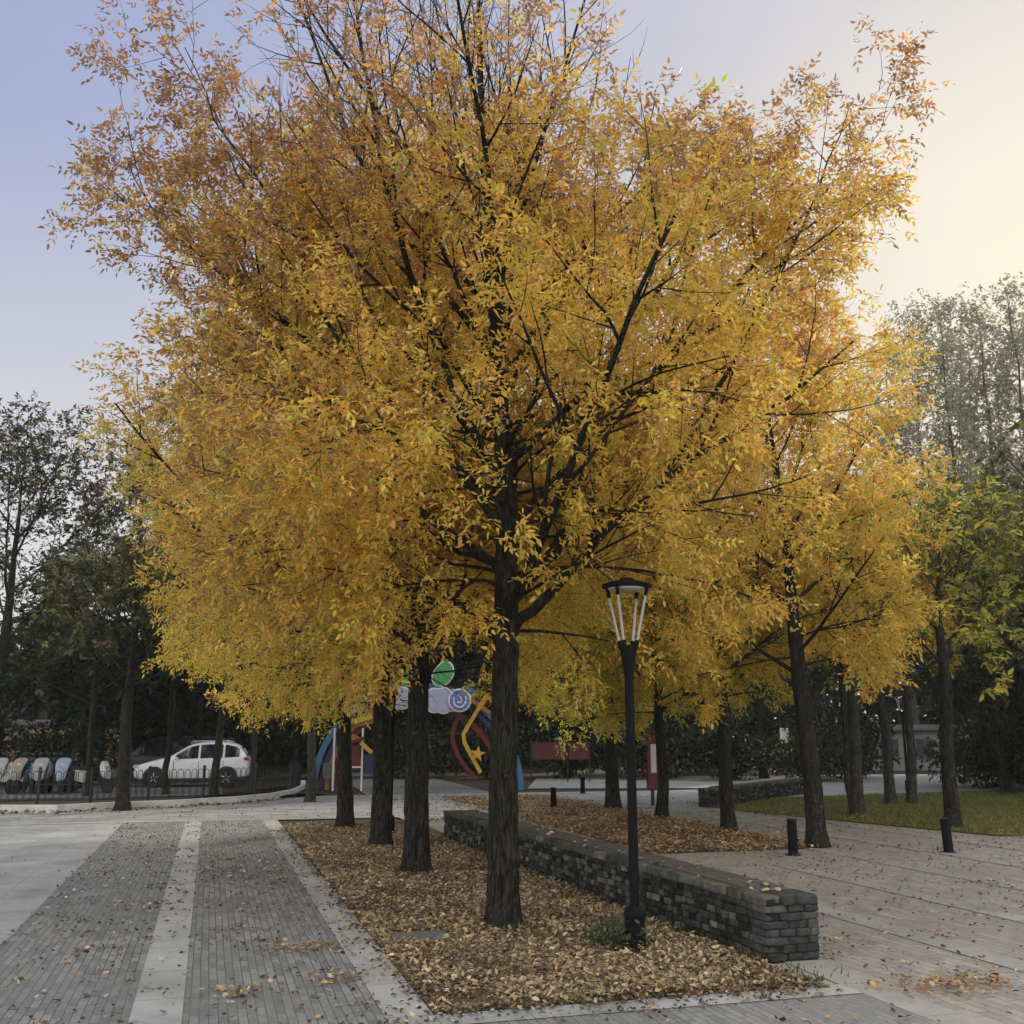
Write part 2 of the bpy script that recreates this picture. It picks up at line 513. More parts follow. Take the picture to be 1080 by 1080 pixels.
class MB:
    """collects simple solids into ONE mesh"""
    def __init__(s):
        s.v, s.f = [], []

    def add(s, vs, fs):
        n = len(s.v)
        s.v += [tuple(float(c) for c in v) for v in vs]
        s.f += [tuple(i + n for i in f) for f in fs]
        return s

    def box(s, c, size, rz=0.0, jit=0.0, bev=0.0):
        hx, hy, hz = [k / 2 for k in size]
        ca, sa = math.cos(rz), math.sin(rz)
        if bev <= 0:
            P = [(x, y, z) for z in (-hz, hz) for x, y in ((-hx, -hy), (hx, -hy), (hx, hy), (-hx, hy))]
            fs = [(3, 2, 1, 0), (4, 5, 6, 7), (0, 1, 5, 4), (1, 2, 6, 5), (2, 3, 7, 6), (3, 0, 4, 7)]
        else:
            e = min(bev, hx * .9, hy * .9, hz * .9)
            rings = []
            for z, k in ((-hz, e), (-hz + e, 0), (hz - e, 0), (hz, e)):
                X, Y = hx - k, hy - k
                q = e * 0.6
                rings.append([(-X + q, -Y, z), (X - q, -Y, z), (X, -Y + q, z), (X, Y - q, z), (X - q, Y, z), (-X + q, Y, z), (-X, Y - q, z), (-X, -Y + q, z)])
            P = [p for r_ in rings for p in r_]
            fs = [tuple(range(7, -1, -1)), tuple(range(24, 32))]
            for k in range(3):
                for i in range(8):
                    j = (i + 1) % 8
                    fs.append((k * 8 + i, k * 8 + j, k * 8 + 8 + j, k * 8 + 8 + i))
        vs = []
        for x, y, z in P:
            x += random.uniform(-jit, jit); y += random.uniform(-jit, jit); z += random.uniform(-jit, jit)
            vs.append((c[0] + x * ca - y * sa, c[1] + x * sa + y * ca, c[2] + z))
        return s.add(vs, fs)

    def tube(s, pts, rad, n=8, cap=True):
        pts = [Vector(p) for p in pts]
        if not hasattr(rad, '__len__'):
            rad = [rad] * len(pts)
        vs, fs = [], []
        d0 = (pts[1] - pts[0]).normalized()
        u = d0.cross(Vector((0.31, 0.93, 0.2))).normalized()
        for i, p in enumerate(pts):
            d = (pts[min(i + 1, len(pts) - 1)] - pts[max(i - 1, 0)]).normalized()
            u = (u - d * u.dot(d)).normalized()
            w = d.cross(u)
            for k in range(n):
                a = 2 * math.pi * k / n
                vs.append(p + (u * math.cos(a) + w * math.sin(a)) * rad[i])
        for i in range(len(pts) - 1):
            for k in range(n):
                j = (k + 1) % n
                fs.append((i * n + k, i * n + j, i * n + n + j, i * n + n + k))
        if cap:
            fs.append(tuple(range(n - 1, -1, -1)))
            fs.append(tuple(range((len(pts) - 1) * n, len(pts) * n)))
        return s.add(vs, fs)

    def lathe(s, prof, n=20, c=(0, 0, 0), axis='z'):
        vs, fs = [], []
        for r_, z in prof:
            for k in range(n):
                a = 2 * math.pi * k / n
                x, y = r_ * math.cos(a), r_ * math.sin(a)
                if axis == 'z': vs.append((c[0] + x, c[1] + y, c[2] + z))
                else: vs.append((c[0] + x, c[1] + z, c[2] + y))
        for i in range(len(prof) - 1):
            for k in range(n):
                j = (k + 1) % n
                fs.append((i * n + k, i * n + j, i * n + n + j, i * n + n + k))
        if prof[0][0] > 1e-6: fs.append(tuple(range(n - 1, -1, -1)))
        if prof[-1][0] > 1e-6: fs.append(tuple(range((len(prof) - 1) * n, len(prof) * n)))
        return s.add(vs, fs)

    def prism(s, poly, y0, y1):
        """polygon in x,z extruded along y"""
        n = len(poly)
        vs = [(x, y0, z) for x, z in poly] + [(x, y1, z) for x, z in poly]
        fs = [tuple(range(n)), tuple(range(2 * n - 1, n - 1, -1))]
        for i in range(n):
            j = (i + 1) % n
            fs.append((i, i + n, j + n, j))
        return s.add(vs, fs)

    def band(s, pts, w, y0, y1):
        """ribbon of width w along x,z points, extruded along y"""
        L_, R_ = [], []
        for i, p in enumerate(pts):
            a, b = pts[max(i - 1, 0)], pts[min(i + 1, len(pts) - 1)]
            dx, dz = b[0] - a[0], b[1] - a[1]
            l = math.hypot(dx, dz)
            nx, nz = -dz / l * w / 2, dx / l * w / 2
            L_.append((p[0] + nx, p[1] + nz)); R_.append((p[0] - nx, p[1] - nz))
        for i in range(len(pts) - 1):
            s.prism([L_[i], L_[i + 1], R_[i + 1], R_[i]], y0, y1)
        return s

    def build(s, name, mat, parent=None, smooth=False, bev=0.0, autos=None):
        me = bpy.data.meshes.new(name)
        me.from_pydata(s.v, [], s.f)
        me.update()
        if smooth:
            me.polygons.foreach_set('use_smooth', [True] * len(me.polygons))
            if autos is not None:
                try: me.set_sharp_from_angle(angle=autos)
                except Exception: pass
        me.materials.append(mat)
        o = link(bpy.data.objects.new(name, me), parent)
        if bev:
            b = o.modifiers.new('bevel', 'BEVEL'); b.width = bev; b.segments = 2; b.limit_method = 'ANGLE'
        return o


# ------------------------------------------------------------------ leaves
def unit(a):
    return a / np.maximum(np.linalg.norm(a, axis=-1, keepdims=True), 1e-9)


LEAF_U = np.array([0.0, 0.30, 0.66, 1.0, 0.66, 0.30])
LEAF_W = np.array([0.0, 0.46, 0.36, 0.0, -0.36, -0.46])


def leaf_geo(P, D, U, L, W, fold=0.25, curl=0.12):
    """six point blades folded along the midrib: returns V and quads"""
    D = unit(D)
    S = unit(np.cross(D, U))
    Nn = np.cross(S, D)
    V = (P[:, None, :] + D[:, None, :] * (LEAF_U[None, :, None] * L[:, None, None])
         + S[:, None, :] * (LEAF_W[None, :, None] * W[:, None, None])
         + Nn[:, None, :] * ((np.abs(LEAF_W) * fold)[None, :, None] * W[:, None, None]
                             - ((LEAF_U ** 2) * curl)[None, :, None] * L[:, None, None]))
    n = len(P)
    base = (np.arange(n) * 6)[:, None]
    F = np.concatenate([base + np.array([[0, 1, 2, 3]]), base + np.array([[0, 3, 4, 5]])])
    return V.reshape(-1, 3), F


def leaf_object(name, P, D, U, L, W, C, mat, parent=None, fold=0.25, curl=0.12):
    V, F = leaf_geo(P, D, U, L, W, fold, curl)
    return mesh_np(name, V, F, mat, parent, cols=np.repeat(C, 6, axis=0))


def pick(pal, n, rng, w=None):
    pal = np.array(pal)
    i = rng.choice(len(pal), n, p=None if w is None else np.array(w) / np.sum(w))
    c = pal[i] * rng.uniform(0.8, 1.2, (n, 1)) * rng.uniform(0.92, 1.08, (n, 3))
    return np.clip(c, 0.002, 0.95)


# ------------------------------------------------------------------ trees
class Tree:
    def __init__(s, seed, env, step=0.22):
        s.rng = random.Random(seed)
        s.np = np.random.default_rng(seed)
        s.env = env
        s.br = []            # (points, radii, level)
        s.sites = []         # leaf sites: point, direction

    def path(s, p, d, length, r0, level, tropism, wander, r_end=0.25):
        rg = s.rng
        n = max(3, int(length / (0.35 if level < 2 else 0.2)))
        st = length / n
        pts, rad = [p.copy()], [r0]
        d = d.normalized()
        for i in range(n):
            d = d + Vector((rg.gauss(0, wander), rg.gauss(0, wander), rg.gauss(0, wander) * 0.7)) + Vector((0, 0, tropism))
            d.normalize()
            q = pts[-1] + d * st
            if s.env(q) > 1.0 and i > 1:
                break
            pts.append(q)
            rad.append(r0 + (r0 * r_end - r0) * (i + 1) / n)
        m = max(1, len(pts) - 1)
        rad = [r0 + (r0 * r_end - r0) * i / m for i in range(len(pts))]
        return pts, rad

    def side_dir(s, d, ang, az):
        u = d.cross(Vector((0, 0, 1)))
        if u.length < 0.05: u = Vector((1, 0, 0))
        u.normalize()
        w = d.cross(u).normalized()
        return (d * math.cos(ang) + (u * math.cos(az) + w * math.sin(az)) * math.sin(ang)).normalized()

    def grow(s, pts, rad, level, spec):
        """spec[level] = (children per metre, t_min, length, angle, tropism, wander)"""
        s.br.append((pts, rad, level))
        rg = s.rng
        if level >= len(spec):
            for i in range(1, len(pts)):
                s.sites.append((pts[i], (pts[i] - pts[i - 1]).normalized()))
            return
        per, tmin, ln, ang, trop, wan = spec[level]
        L = sum((pts[i + 1] - pts[i]).length for i in range(len(pts) - 1))
        k = max(1, int(per * L * (1 - tmin) + rg.random()))
        az = rg.uniform(0, 6.28)
        for j in range(k):
            t = tmin + (1 - tmin) * (j + rg.random() * 0.7) / k
            x = t * (len(pts) - 1)
            i = min(int(x), len(pts) - 2)
            p = pts[i].lerp(pts[i + 1], x - i)
            d = (pts[i + 1] - pts[i]).normalized()
            r = (rad[i] + (rad[i + 1] - rad[i]) * (x - i))
            az += 2.4 + rg.uniform(-.5, .5)
            cd = s.side_dir(d, ang * rg.uniform(0.75, 1.25), az)
            cl = ln * rg.uniform(0.6, 1.2) * (1.15 - 0.55 * t)
            q, qr = s.path(p, cd, cl, max(0.004, min(r * 0.62, 0.011 * cl + 0.004)), level + 1, trop, wan)
            if len(q) > 1:
                s.grow(q, qr, level + 1, spec)
        tip = pts[-1]
        if level > 0:
            s.sites.append((tip, (pts[-1] - pts[-2]).normalized()))

    def wood(s, name, parent, mat, levels, sides, flare=0.0, bark=0.0):
        mb_v, mb_f = [], []
        base = 0
        rg = s.np
        for pts, rad, lv in s.br:
            if lv not in levels: continue
            n = sides[min(lv, len(sides) - 1)]
            P = np.array([tuple(p) for p in pts]); Rr = np.array(rad)
            if lv == 0:      # finer rings for the trunk
                m = (len(P) - 1) * 9 + 1
                t = np.linspace(0, len(P) - 1, m)
                P = np.stack([np.interp(t, np.arange(len(P)), P[:, k]) for k in range(3)], 1)
                Rr = np.interp(t, np.arange(len(rad)), Rr)
                Rr = Rr * (1 + flare * np.exp(-(P[:, 2] - P[0, 2]) / 0.14))
            T = unit(np.gradient(P, axis=0))
            u = np.cross(T, np.array([0.31, 0.93, 0.2])); u = unit(u)
            w = np.cross(T, u)
            A = np.linspace(0, 2 * np.pi, n, endpoint=False)
            rr = Rr[:, None] * np.ones((1, n))
            if lv == 0 and bark:
                lob = sum(np.sin(A * q + rg.uniform(0, 6))[None, :] * a * (0.4 + np.exp(-(P[:, 2:3] - P[0, 2]) / 0.5)) for q, a in ((2, .03), (3, .045), (5, .05), (7, .03)))
                rdg = np.repeat(rg.normal(0, 1, (len(P) // 3 + 2, n)), 3, axis=0)[:len(P)]
                rr = rr * (1 + lob + bark * rdg + bark * 0.6 * rg.normal(0, 1, rr.shape))
            V = P[:, None, :] + (u[:, None, :] * np.cos(A)[None, :, None] + w[:, None, :] * np.sin(A)[None, :, None]) * rr[:, :, None]
            m = len(P)
            i = np.arange(m - 1)[:, None] * n
            k = np.arange(n)[None, :]
            j = (k + 1) % n
            F = np.stack([i + k, i + j, i + n + j, i + n + k], -1).reshape(-1, 4) + base
            mb_v.append(V.reshape(-1, 3)); mb_f.append(F)
            base += m * n
        if not mb_v: return None
        return mesh_np(name, np.concatenate(mb_v), np.concatenate(mb_f), mat, parent, smooth=True)

    def leaf_clusters(s, name, parent, n, colour, mat, rachis=0.17, ll=0.10, lw=0.04, keep=None, pairs=2, jitter=0.07, droop=0.45, fold=0.25):
        rng = s.np
        SP = np.array([tuple(p) for p, d in s.sites]); SD = np.array([tuple(d) for p, d in s.sites])
        if keep is not None:
            k = rng.random(len(SP)) < keep(SP)
            SP, SD = SP[k], SD[k]
        i = np.concatenate([rng.permutation(len(SP)) for _ in range(int(n / len(SP)) + 1)])[:n]
        P = SP[i] + rng.normal(0, jitter, (n, 3))
        A = unit(SD[i] * 0.7 + rng.normal(0, 0.75, (n, 3)) + np.array([0, 0, -droop]))
        U = unit(np.array([0, 0, 1.0]) + rng.normal(0, 0.45, (n, 3)))
        S = unit(np.cross(A, U))
        C = colour(P, n, rng)
        sz = rng.uniform(0.6, 1.3, n)
        oP, oD, oU, oL, oC = [], [], [], [], []
        def put(t, da, ds, l):
            oP.append(P + A * (rachis * t * sz)[:, None])
            oD.append(A * da + S * ds + rng.normal(0, 0.28, (n, 3)))
            oU.append(U + rng.normal(0, 0.35, (n, 3)))
            oL.append(ll * l * sz * rng.uniform(0.85, 1.1, n))
            oC.append(np.clip(C * rng.uniform(0.88, 1.12, (n, 1)), 0, 1))
        for q in range(pairs):
            t = 0.35 + 0.5 * q / max(1, pairs - 0.5)
            put(t, 0.55, 0.85, 0.95); put(t, 0.55, -0.85, 0.95)
        put(1.0, 1.0, 0.0, 1.1)
        P, D, U, L, C = [np.concatenate(x) for x in (oP, oD, oU, oL, oC)]
        return leaf_object(name, P, D, U, L, L * (lw / ll), C, mat, parent, fold=fold)


def grad_colour(pal_lo, pal_hi, z0, z1, patch=1.2, extra=None):
    """leaf colours of a tree that turns from one palette to another with height, in patches"""
    def f(P, n, rng):
        ph = rng.uniform(0, 6.28, 6)
        w = (np.sin(P[:, 0] * patch + ph[0]) + np.sin(P[:, 1] * patch * 1.1 + ph[1]) + np.sin(P[:, 2] * patch * 1.3 + ph[2])
             + 0.8 * np.sin(P[:, 0] * patch * 2.7 + ph[3]) * np.sin(P[:, 2] * patch * 2.3 + ph[4])) * 0.16
        t = np.clip((P[:, 2] - z0) / (z1 - z0) + w + rng.normal(0, 0.16, n), 0, 1)[:, None]
        if extra is not None:
            t = np.clip(t + extra(P)[:, None], 0, 1)
        a, b = pick(pal_lo, n, rng), pick(pal_hi, n, rng)
        return np.where(rng.random((n, 1)) < t, b, a)
    return f


YEL = [(0.80, 0.51, 0.09), (0.74, 0.48, 0.085), (0.68, 0.46, 0.08), (0.84, 0.57, 0.13), (0.58, 0.41, 0.09)]
GRN = [(0.62, 0.52, 0.085), (0.53, 0.48, 0.08), (0.68, 0.53, 0.085), (0.43, 0.43, 0.08)]
ORA = [(0.72, 0.36, 0.085), (0.62, 0.31, 0.085), (0.55, 0.27, 0.09), (0.76, 0.43, 0.09), (0.46, 0.25, 0.10)]
BRN = [(0.38, 0.21, 0.10), (0.32, 0.19, 0.11), (0.44, 0.25, 0.10), (0.28, 0.175, 0.11)]
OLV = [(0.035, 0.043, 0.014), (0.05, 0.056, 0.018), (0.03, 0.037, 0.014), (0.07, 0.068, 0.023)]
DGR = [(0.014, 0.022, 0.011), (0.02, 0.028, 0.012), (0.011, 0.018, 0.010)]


def blob_env(c, rx, ry, rz, low, seed=0):
    rg = random.Random(seed)
    ph = [rg.uniform(0, 6.28) for _ in range(4)]
    def f(p):
        dx, dy, dz = p.x - c[0], p.y - c[1], p.z - c[2]
        if p.z < low: return 2.0
        k = 1 + 0.06 * math.sin(2 * math.atan2(dy, dx) + ph[0]) + 0.06 * math.sin(3 * math.atan2(dy, dx) + dz * 1.1 + ph[1]) + 0.05 * math.sin(5 * math.atan2(dz, math.hypot(dx, dy)) + ph[2])
        return ((math.hypot(dx / rx, dy / ry)) ** 2.6 + abs(dz / rz) ** 2.6) ** (1 / 2.6) / k
    return f


def ash(name, label, loc, seed, height, radius, first, colour, clusters, r_trunk=0.14, lean=(0, 0), limbs=None, n_limbs=12, group=None,
        ll=0.105, lw=0.043, keep=None, bark='bark', trunk_pts=None, spec=None, leader_fork=True, pairs=2, cat='tree', leafmat='leaf', dens=1.0, low_off=0.15, rachis=0.17, limb_t=(0.22, 0.85), low_el=24, skirt=0, shoots=0, env_extra=None):
    """autumn tree: straight trunk, ascending limbs, twigs, leaf sprays; all in local coordinates"""
    root = thing(name, label, cat, loc, group=group)
    cz = first + (height - first) * 0.52
    env = blob_env((lean[0] * 0.6, lean[1] * 0.6, cz), radius, radius, (height - first) * 0.55, first - low_off, seed)
    t = Tree(seed, env if env_extra is None else (lambda p: env_extra(p, env(p))))
    rg = t.rng
    if trunk_pts is None:
        trunk_pts = []
        m = 10
        wx, wy = 0, 0
        for i in range(m):
            f = i / (m - 1)
            wx += rg.gauss(0, 0.035); wy += rg.gauss(0, 0.035)
            trunk_pts.append((lean[0] * f * f + (wx if i else 0), lean[1] * f * f + (wy if i else 0), f * height * 0.93))
    tp = [Vector(p) for p in trunk_pts]
    H = tp[-1].z
    tr = []
    for p in tp:
        f = p.z / H
        f0 = first / H
        tr.append(r_trunk * (1.08 - 0.25 * min(1, f / f0)) if f < f0 else r_trunk * (0.83 * (1 - (f - f0) / (1 - f0)) ** 1.15 + 0.05))
    t.br.append((tp, tr, 0))
    spec = spec or {}
    S = [None,
         (2.6 * dens, 0.22, 2.0, R(38), 0.05, 0.07),
         (3.6 * dens, 0.15, 0.85, R(42), 0.035, 0.09)]
    def trunk_at(z):
        for i in range(len(tp) - 1):
            if tp[i + 1].z >= z:
                f = (z - tp[i].z) / (tp[i + 1].z - tp[i].z)
                return tp[i].lerp(tp[i + 1], f), tr[i] + (tr[i + 1] - tr[i]) * f
        return tp[-1], tr[-1]
    for pts in (limbs or []):
        pv = [Vector(p) for p in pts[0]]
        # smooth resample
        q = []
        for i in range(len(pv) - 1):
            for k in range(4):
                q.append(pv[i].lerp(pv[i + 1], k / 4) + Vector((rg.gauss(0, .012), rg.gauss(0, .012), rg.gauss(0, .012))))
        q.append(pv[-1])
        r0 = pts[1]
        t.grow(q, [r0 * (1 - 0.85 * i / (len(q) - 1)) for i in range(len(q))], 1, S)
    az = rg.uniform(0, 6.28)
    for k in range(n_limbs):
        f = (k + rg.random() * 0.6) / n_limbs
        z = first + (H - first) * (limb_t[0] * 0 + f * limb_t[1])
        p, r = trunk_at(z)
        az += 2.4 + rg.uniform(-.4, .4)
        el = R(low_el + (62 - low_el) * f + rg.uniform(-8, 8))
        d = Vector((math.cos(az) * math.cos(el), math.sin(az) * math.cos(el), math.sin(el)))
        ln = radius * (1.45 - 0.55 * f) * rg.uniform(0.85, 1.1)
        r1 = min(r * 0.5, 0.0085 * ln + 0.005)
        q, qr = t.path(p, d, ln, r1, 1, 0.035, 0.05)
        if len(q) > 2: t.grow(q, qr, 1, S)
    # drooping lower branches
    SK = [None, (3.2 * dens, 0.25, 1.3, R(45), -0.05, 0.08), (4.0 * dens, 0.15, 0.7, R(42), -0.06, 0.09)]
    for k in range(skirt):
        p, r = trunk_at(first + (H - first) * 0.3 * (k + rg.random()) / skirt)
        az += 2.4 + rg.uniform(-.4, .4)
        el = R(rg.uniform(-4, 28))
        d = Vector((math.cos(az) * math.cos(el), math.sin(az) * math.cos(el), math.sin(el)))
        q, qr = t.path(p, d, radius * rg.uniform(0.65, 1.0), 0.022, 1, -0.05, 0.06)
        if len(q) > 2: t.grow(q, qr, 1, SK)
    # long upright shoots of the crest
    SH = [None, (1.8 * dens, 0.3, 0.9, R(26), 0.06, 0.06), (2.5 * dens, 0.2, 0.4, R(35), 0.03, 0.08)]
    for k in range(shoots):
        p, r = trunk_at(first + (H - first) * (0.32 + 0.4 * (k + rg.random()) / shoots))
        az += 2.4
        el = R(rg.uniform(66, 82))
        d = Vector((math.cos(az) * math.cos(el), math.sin(az) * math.cos(el), math.sin(el)))
        q, qr = t.path(p, d, (height - p.z) * rg.uniform(0.95, 1.2), 0.015, 1, 0.05, 0.03)
        if len(q) > 2: t.grow(q, qr, 1, SH)
    # the leader itself carries side shoots
    up = [(p, r) for p, r in zip(tp, tr) if p.z > first + (H - first) * 0.5]
    if len(up) > 2:
        n0 = len(t.br)
        t.grow([p for p, r in up], [0.01 for p in up], 1, S)
        del t.br[n0]
    t.wood('trunk', root, M[bark], (0,), (34,), 0.34, 0.03)
    t.wood('limbs', root, M[bark], (1, 2, 3), (9, 8, 5, 4))
    t.leaf_clusters('crown', root, clusters, colour, M[leafmat], ll=ll, lw=lw, keep=keep, pairs=pairs, rachis=rachis)
    return root


# ==================================================================================================
#                                            SETTING
# ==================================================================================================
def sheet(name, quads_ab, z, mat, local=True, sub=1):
    """flat paved sheet in the plaza frame"""
    V, F = [], []
    for q in quads_ab:
        n = len(V)
        V += [(a, b, 0) for a, b in q]
        F.append(tuple(range(n, n + len(q))))
    me = bpy.data.meshes.new(name)
    me.from_pydata(V, [], F)
    me.update()
    me.materials.append(mat)
    o = link(bpy.data.objects.new(name, me))
    o.location = (OO[0], OO[1], z)
    o.rotation_euler = (0, 0, TH)
    o['kind'] = 'structure'
    return o


def rect(a0, a1, b0, b1):
    return [(a0, b0), (a1, b0), (a1, b1), (a0, b1)]


g = mesh_np('ground', [(-900, -300, 0), (900, -300, 0), (900, 1500, 0), (-900, 1500, 0)], np.array([[0, 1, 2, 3]]), M['earth'])
g.location.z = -0.03
g['kind'] = 'structure'

PB = 16.3                       # where the banded paving meets the cross path
sheet('plaza_paving', [rect(-3.1, -1.87, -14, PB), rect(-1.55, -0.31, -14, PB), rect(-0.31, 2.98, -14, -0.27)], 0.0, M['brick_grey'])
sheet('pale_paving', [rect(-30, -3.1, -14, PB)], 0.0, M['slab_big'])
sheet('brown_paving', [rect(2.6, 30, -14, PB + 0.2)], -0.004, M['brick_brown'])
sheet('paving_band', [rect(-1.87, -1.55, -14, PB), rect(-0.31, 0.0, -14, PB)], 0.004, M['slab'])
sheet('far_paving_band', [rect(2.98 + 1.56 * k, 3.28 + 1.56 * k, -14, 0.78 if k == 0 else (PB if k not in (1, 2) else 6.4)) for k in range(12)], 0.002, M['slab_far'])
sheet('bed_edging', [rect(0.0, 2.98, -0.27, 0.0)], 0.004, M['slab_x'])
sheet('cross_path', [rect(-40, 40, PB, PB + 8.9)], -0.006, M['road'])
sheet('cross_path_band', [rect(-40, 30, PB + 0.1 + 1.5 * k, PB + 0.34 + 1.5 * k) for k in range(5)], 0.0, M['slab_x'])
sheet('bed_soil', [rect(0.0, 2.75, 0.0, 14.8)], 0.008, M['soil'])
# second leaf bed, further right
sheet('bed_soil', [[(5.1, 8.1), (8.1, 8.1), (8.1, 23.5), (5.1, 23.5)]], 0.008, M['soil'])
sheet('lawn', [[(10.6, 16.4), (12.1, 9.0), (26, 2.6), (40, 6), (34, 24), (15, 20.5), (11.5, 19.2)]], 0.014, M['lawn'])
sheet('parking_lot', [rect(-60, -1, PB + 9.0, PB + 40)], 0.0, M['asphalt'])
sheet('gate_path', [[(3.2, PB + 8.9), (7.2, PB + 8.9), (8.2, 45), (4.2, 45)]], -0.004, M['asphalt'])
sheet('back_road', [[(9, 27.5), (40, 20), (60, 34), (12, 36)]], 0.0, M['road'])


# ------------------------------------------------------------------ kerb of the car park
def kerb():
    path = [at2 for at2 in []]
    pts = []
    for px, py in ((-90, 861), (0, 857), (60, 857), (127, 853.5), (190, 851), (250, 847), (290, 843), (312, 838.5), (322, 833), (322, 828)):
        u, v = (px - 540) / 1080, (540 - py) / 1080
        d = (u, math.cos(PITCH) - v * math.sin(PITCH), math.sin(PITCH) + v * math.cos(PITCH))
        t = -CAM_H / d[2]
        pts.append(Vector((d[0] * t, d[1] * t, 0)))
    mb = MB()
    w, h = 0.16, 0.17
    L_, R_ = [], []
    for i, p in enumerate(pts):
        d = (pts[min(i + 1, len(pts) - 1)] - pts[max(0, i - 1)]).normalized()
        n = Vector((-d.y, d.x, 0))
        L_.append(p); R_.append(p + n * w)
    for i in range(len(pts) - 1):
        a, b, c, d = L_[i], L_[i + 1], R_[i + 1], R_[i]
        z = Vector((0, 0, h)); k = Vector((0, 0, -0.05))
        mb.add([a + k, b + k, c + k, d + k, a + z, b + z, c + z, d + z], [(4, 5, 6, 7), (0, 1, 5, 4), (2, 3, 7, 6), (1, 2, 6, 5), (3, 0, 4, 7)])
    o = mb.build('kerb', M['kerb'])
    o['kind'] = 'structure'
    return pts


KERB = kerb()
vg = [to_ab(p.x, p.y) for p in KERB]
vg = [(a_, b_ + 0.1) for a_, b_ in vg]
sheet('verge', [vg + [(vg[-1][0], 25.2), (vg[0][0], 25.2)]], 0.05, M['earth'])


# ------------------------------------------------------------------ stone seat walls
def stone_templ():
    """rounded block: a subdivided cube pulled towards a superellipsoid"""
    g_ = np.linspace(-1, 1, 6)
    V, F, ix = [], [], {}
    def vid(p):
        k = tuple(np.round(p, 4))
        if k not in ix:
            ix[k] = len(V); V.append(p)
        return ix[k]
    for ax in range(3):
        for sg in (-1, 1):
            for i in range(5):
                for j in range(5):
                    q = []
                    for (x, y) in ((i, j), (i + 1, j), (i + 1, j + 1), (i, j + 1)):
                        p = [0, 0, 0]; p[ax] = sg; p[(ax + 1) % 3] = g_[x]; p[(ax + 2) % 3] = g_[y]
                        q.append(vid(np.array(p, float)))
                    F.append(q if sg > 0 else q[::-1])
    V = np.array(V)
    e = 18.0
    V = V / (np.sum(np.abs(V) ** e, axis=1, keepdims=True) ** (1 / e))
    return V, np.array(F)


ST_V, ST_F = stone_templ()


def stones(name, items, mat, parent, jit=0.10, tone=(0.05, 0.05, 0.048), spread=0.45):
    """items: centre, half sizes; all stones of one kind in one mesh (a surface pattern)"""
    V, F = [], []
    for i, (c, h) in enumerate(items):
        ph = RNG.uniform(0, 6.28, 6)
        warp = np.stack([np.sin(ST_V[:, (k + 1) % 3] * 2.1 + ph[k]) * 0.5 + np.sin(ST_V[:, (k + 2) % 3] * 3.3 + ph[k + 3]) * 0.5 for k in range(3)], 1)
        v = ST_V * (1 + warp * jit + RNG.normal(0, jit, ST_V.shape) * 0.35) * np.array(h)
        v = v * (1 + RNG.normal(0, 0.05, (1, 3)))
        V.append(v + np.array(c)); F.append(ST_F + i * len(ST_V))
    C_ = np.array(tone) * np.exp(RNG.normal(0, spread, (len(items), 1))) * RNG.uniform(0.92, 1.08, (len(items), 3))
    return mesh_np(name, np.concatenate(V), np.concatenate(F), mat, parent, smooth=False, cols=np.repeat(C_, len(ST_V), axis=0))


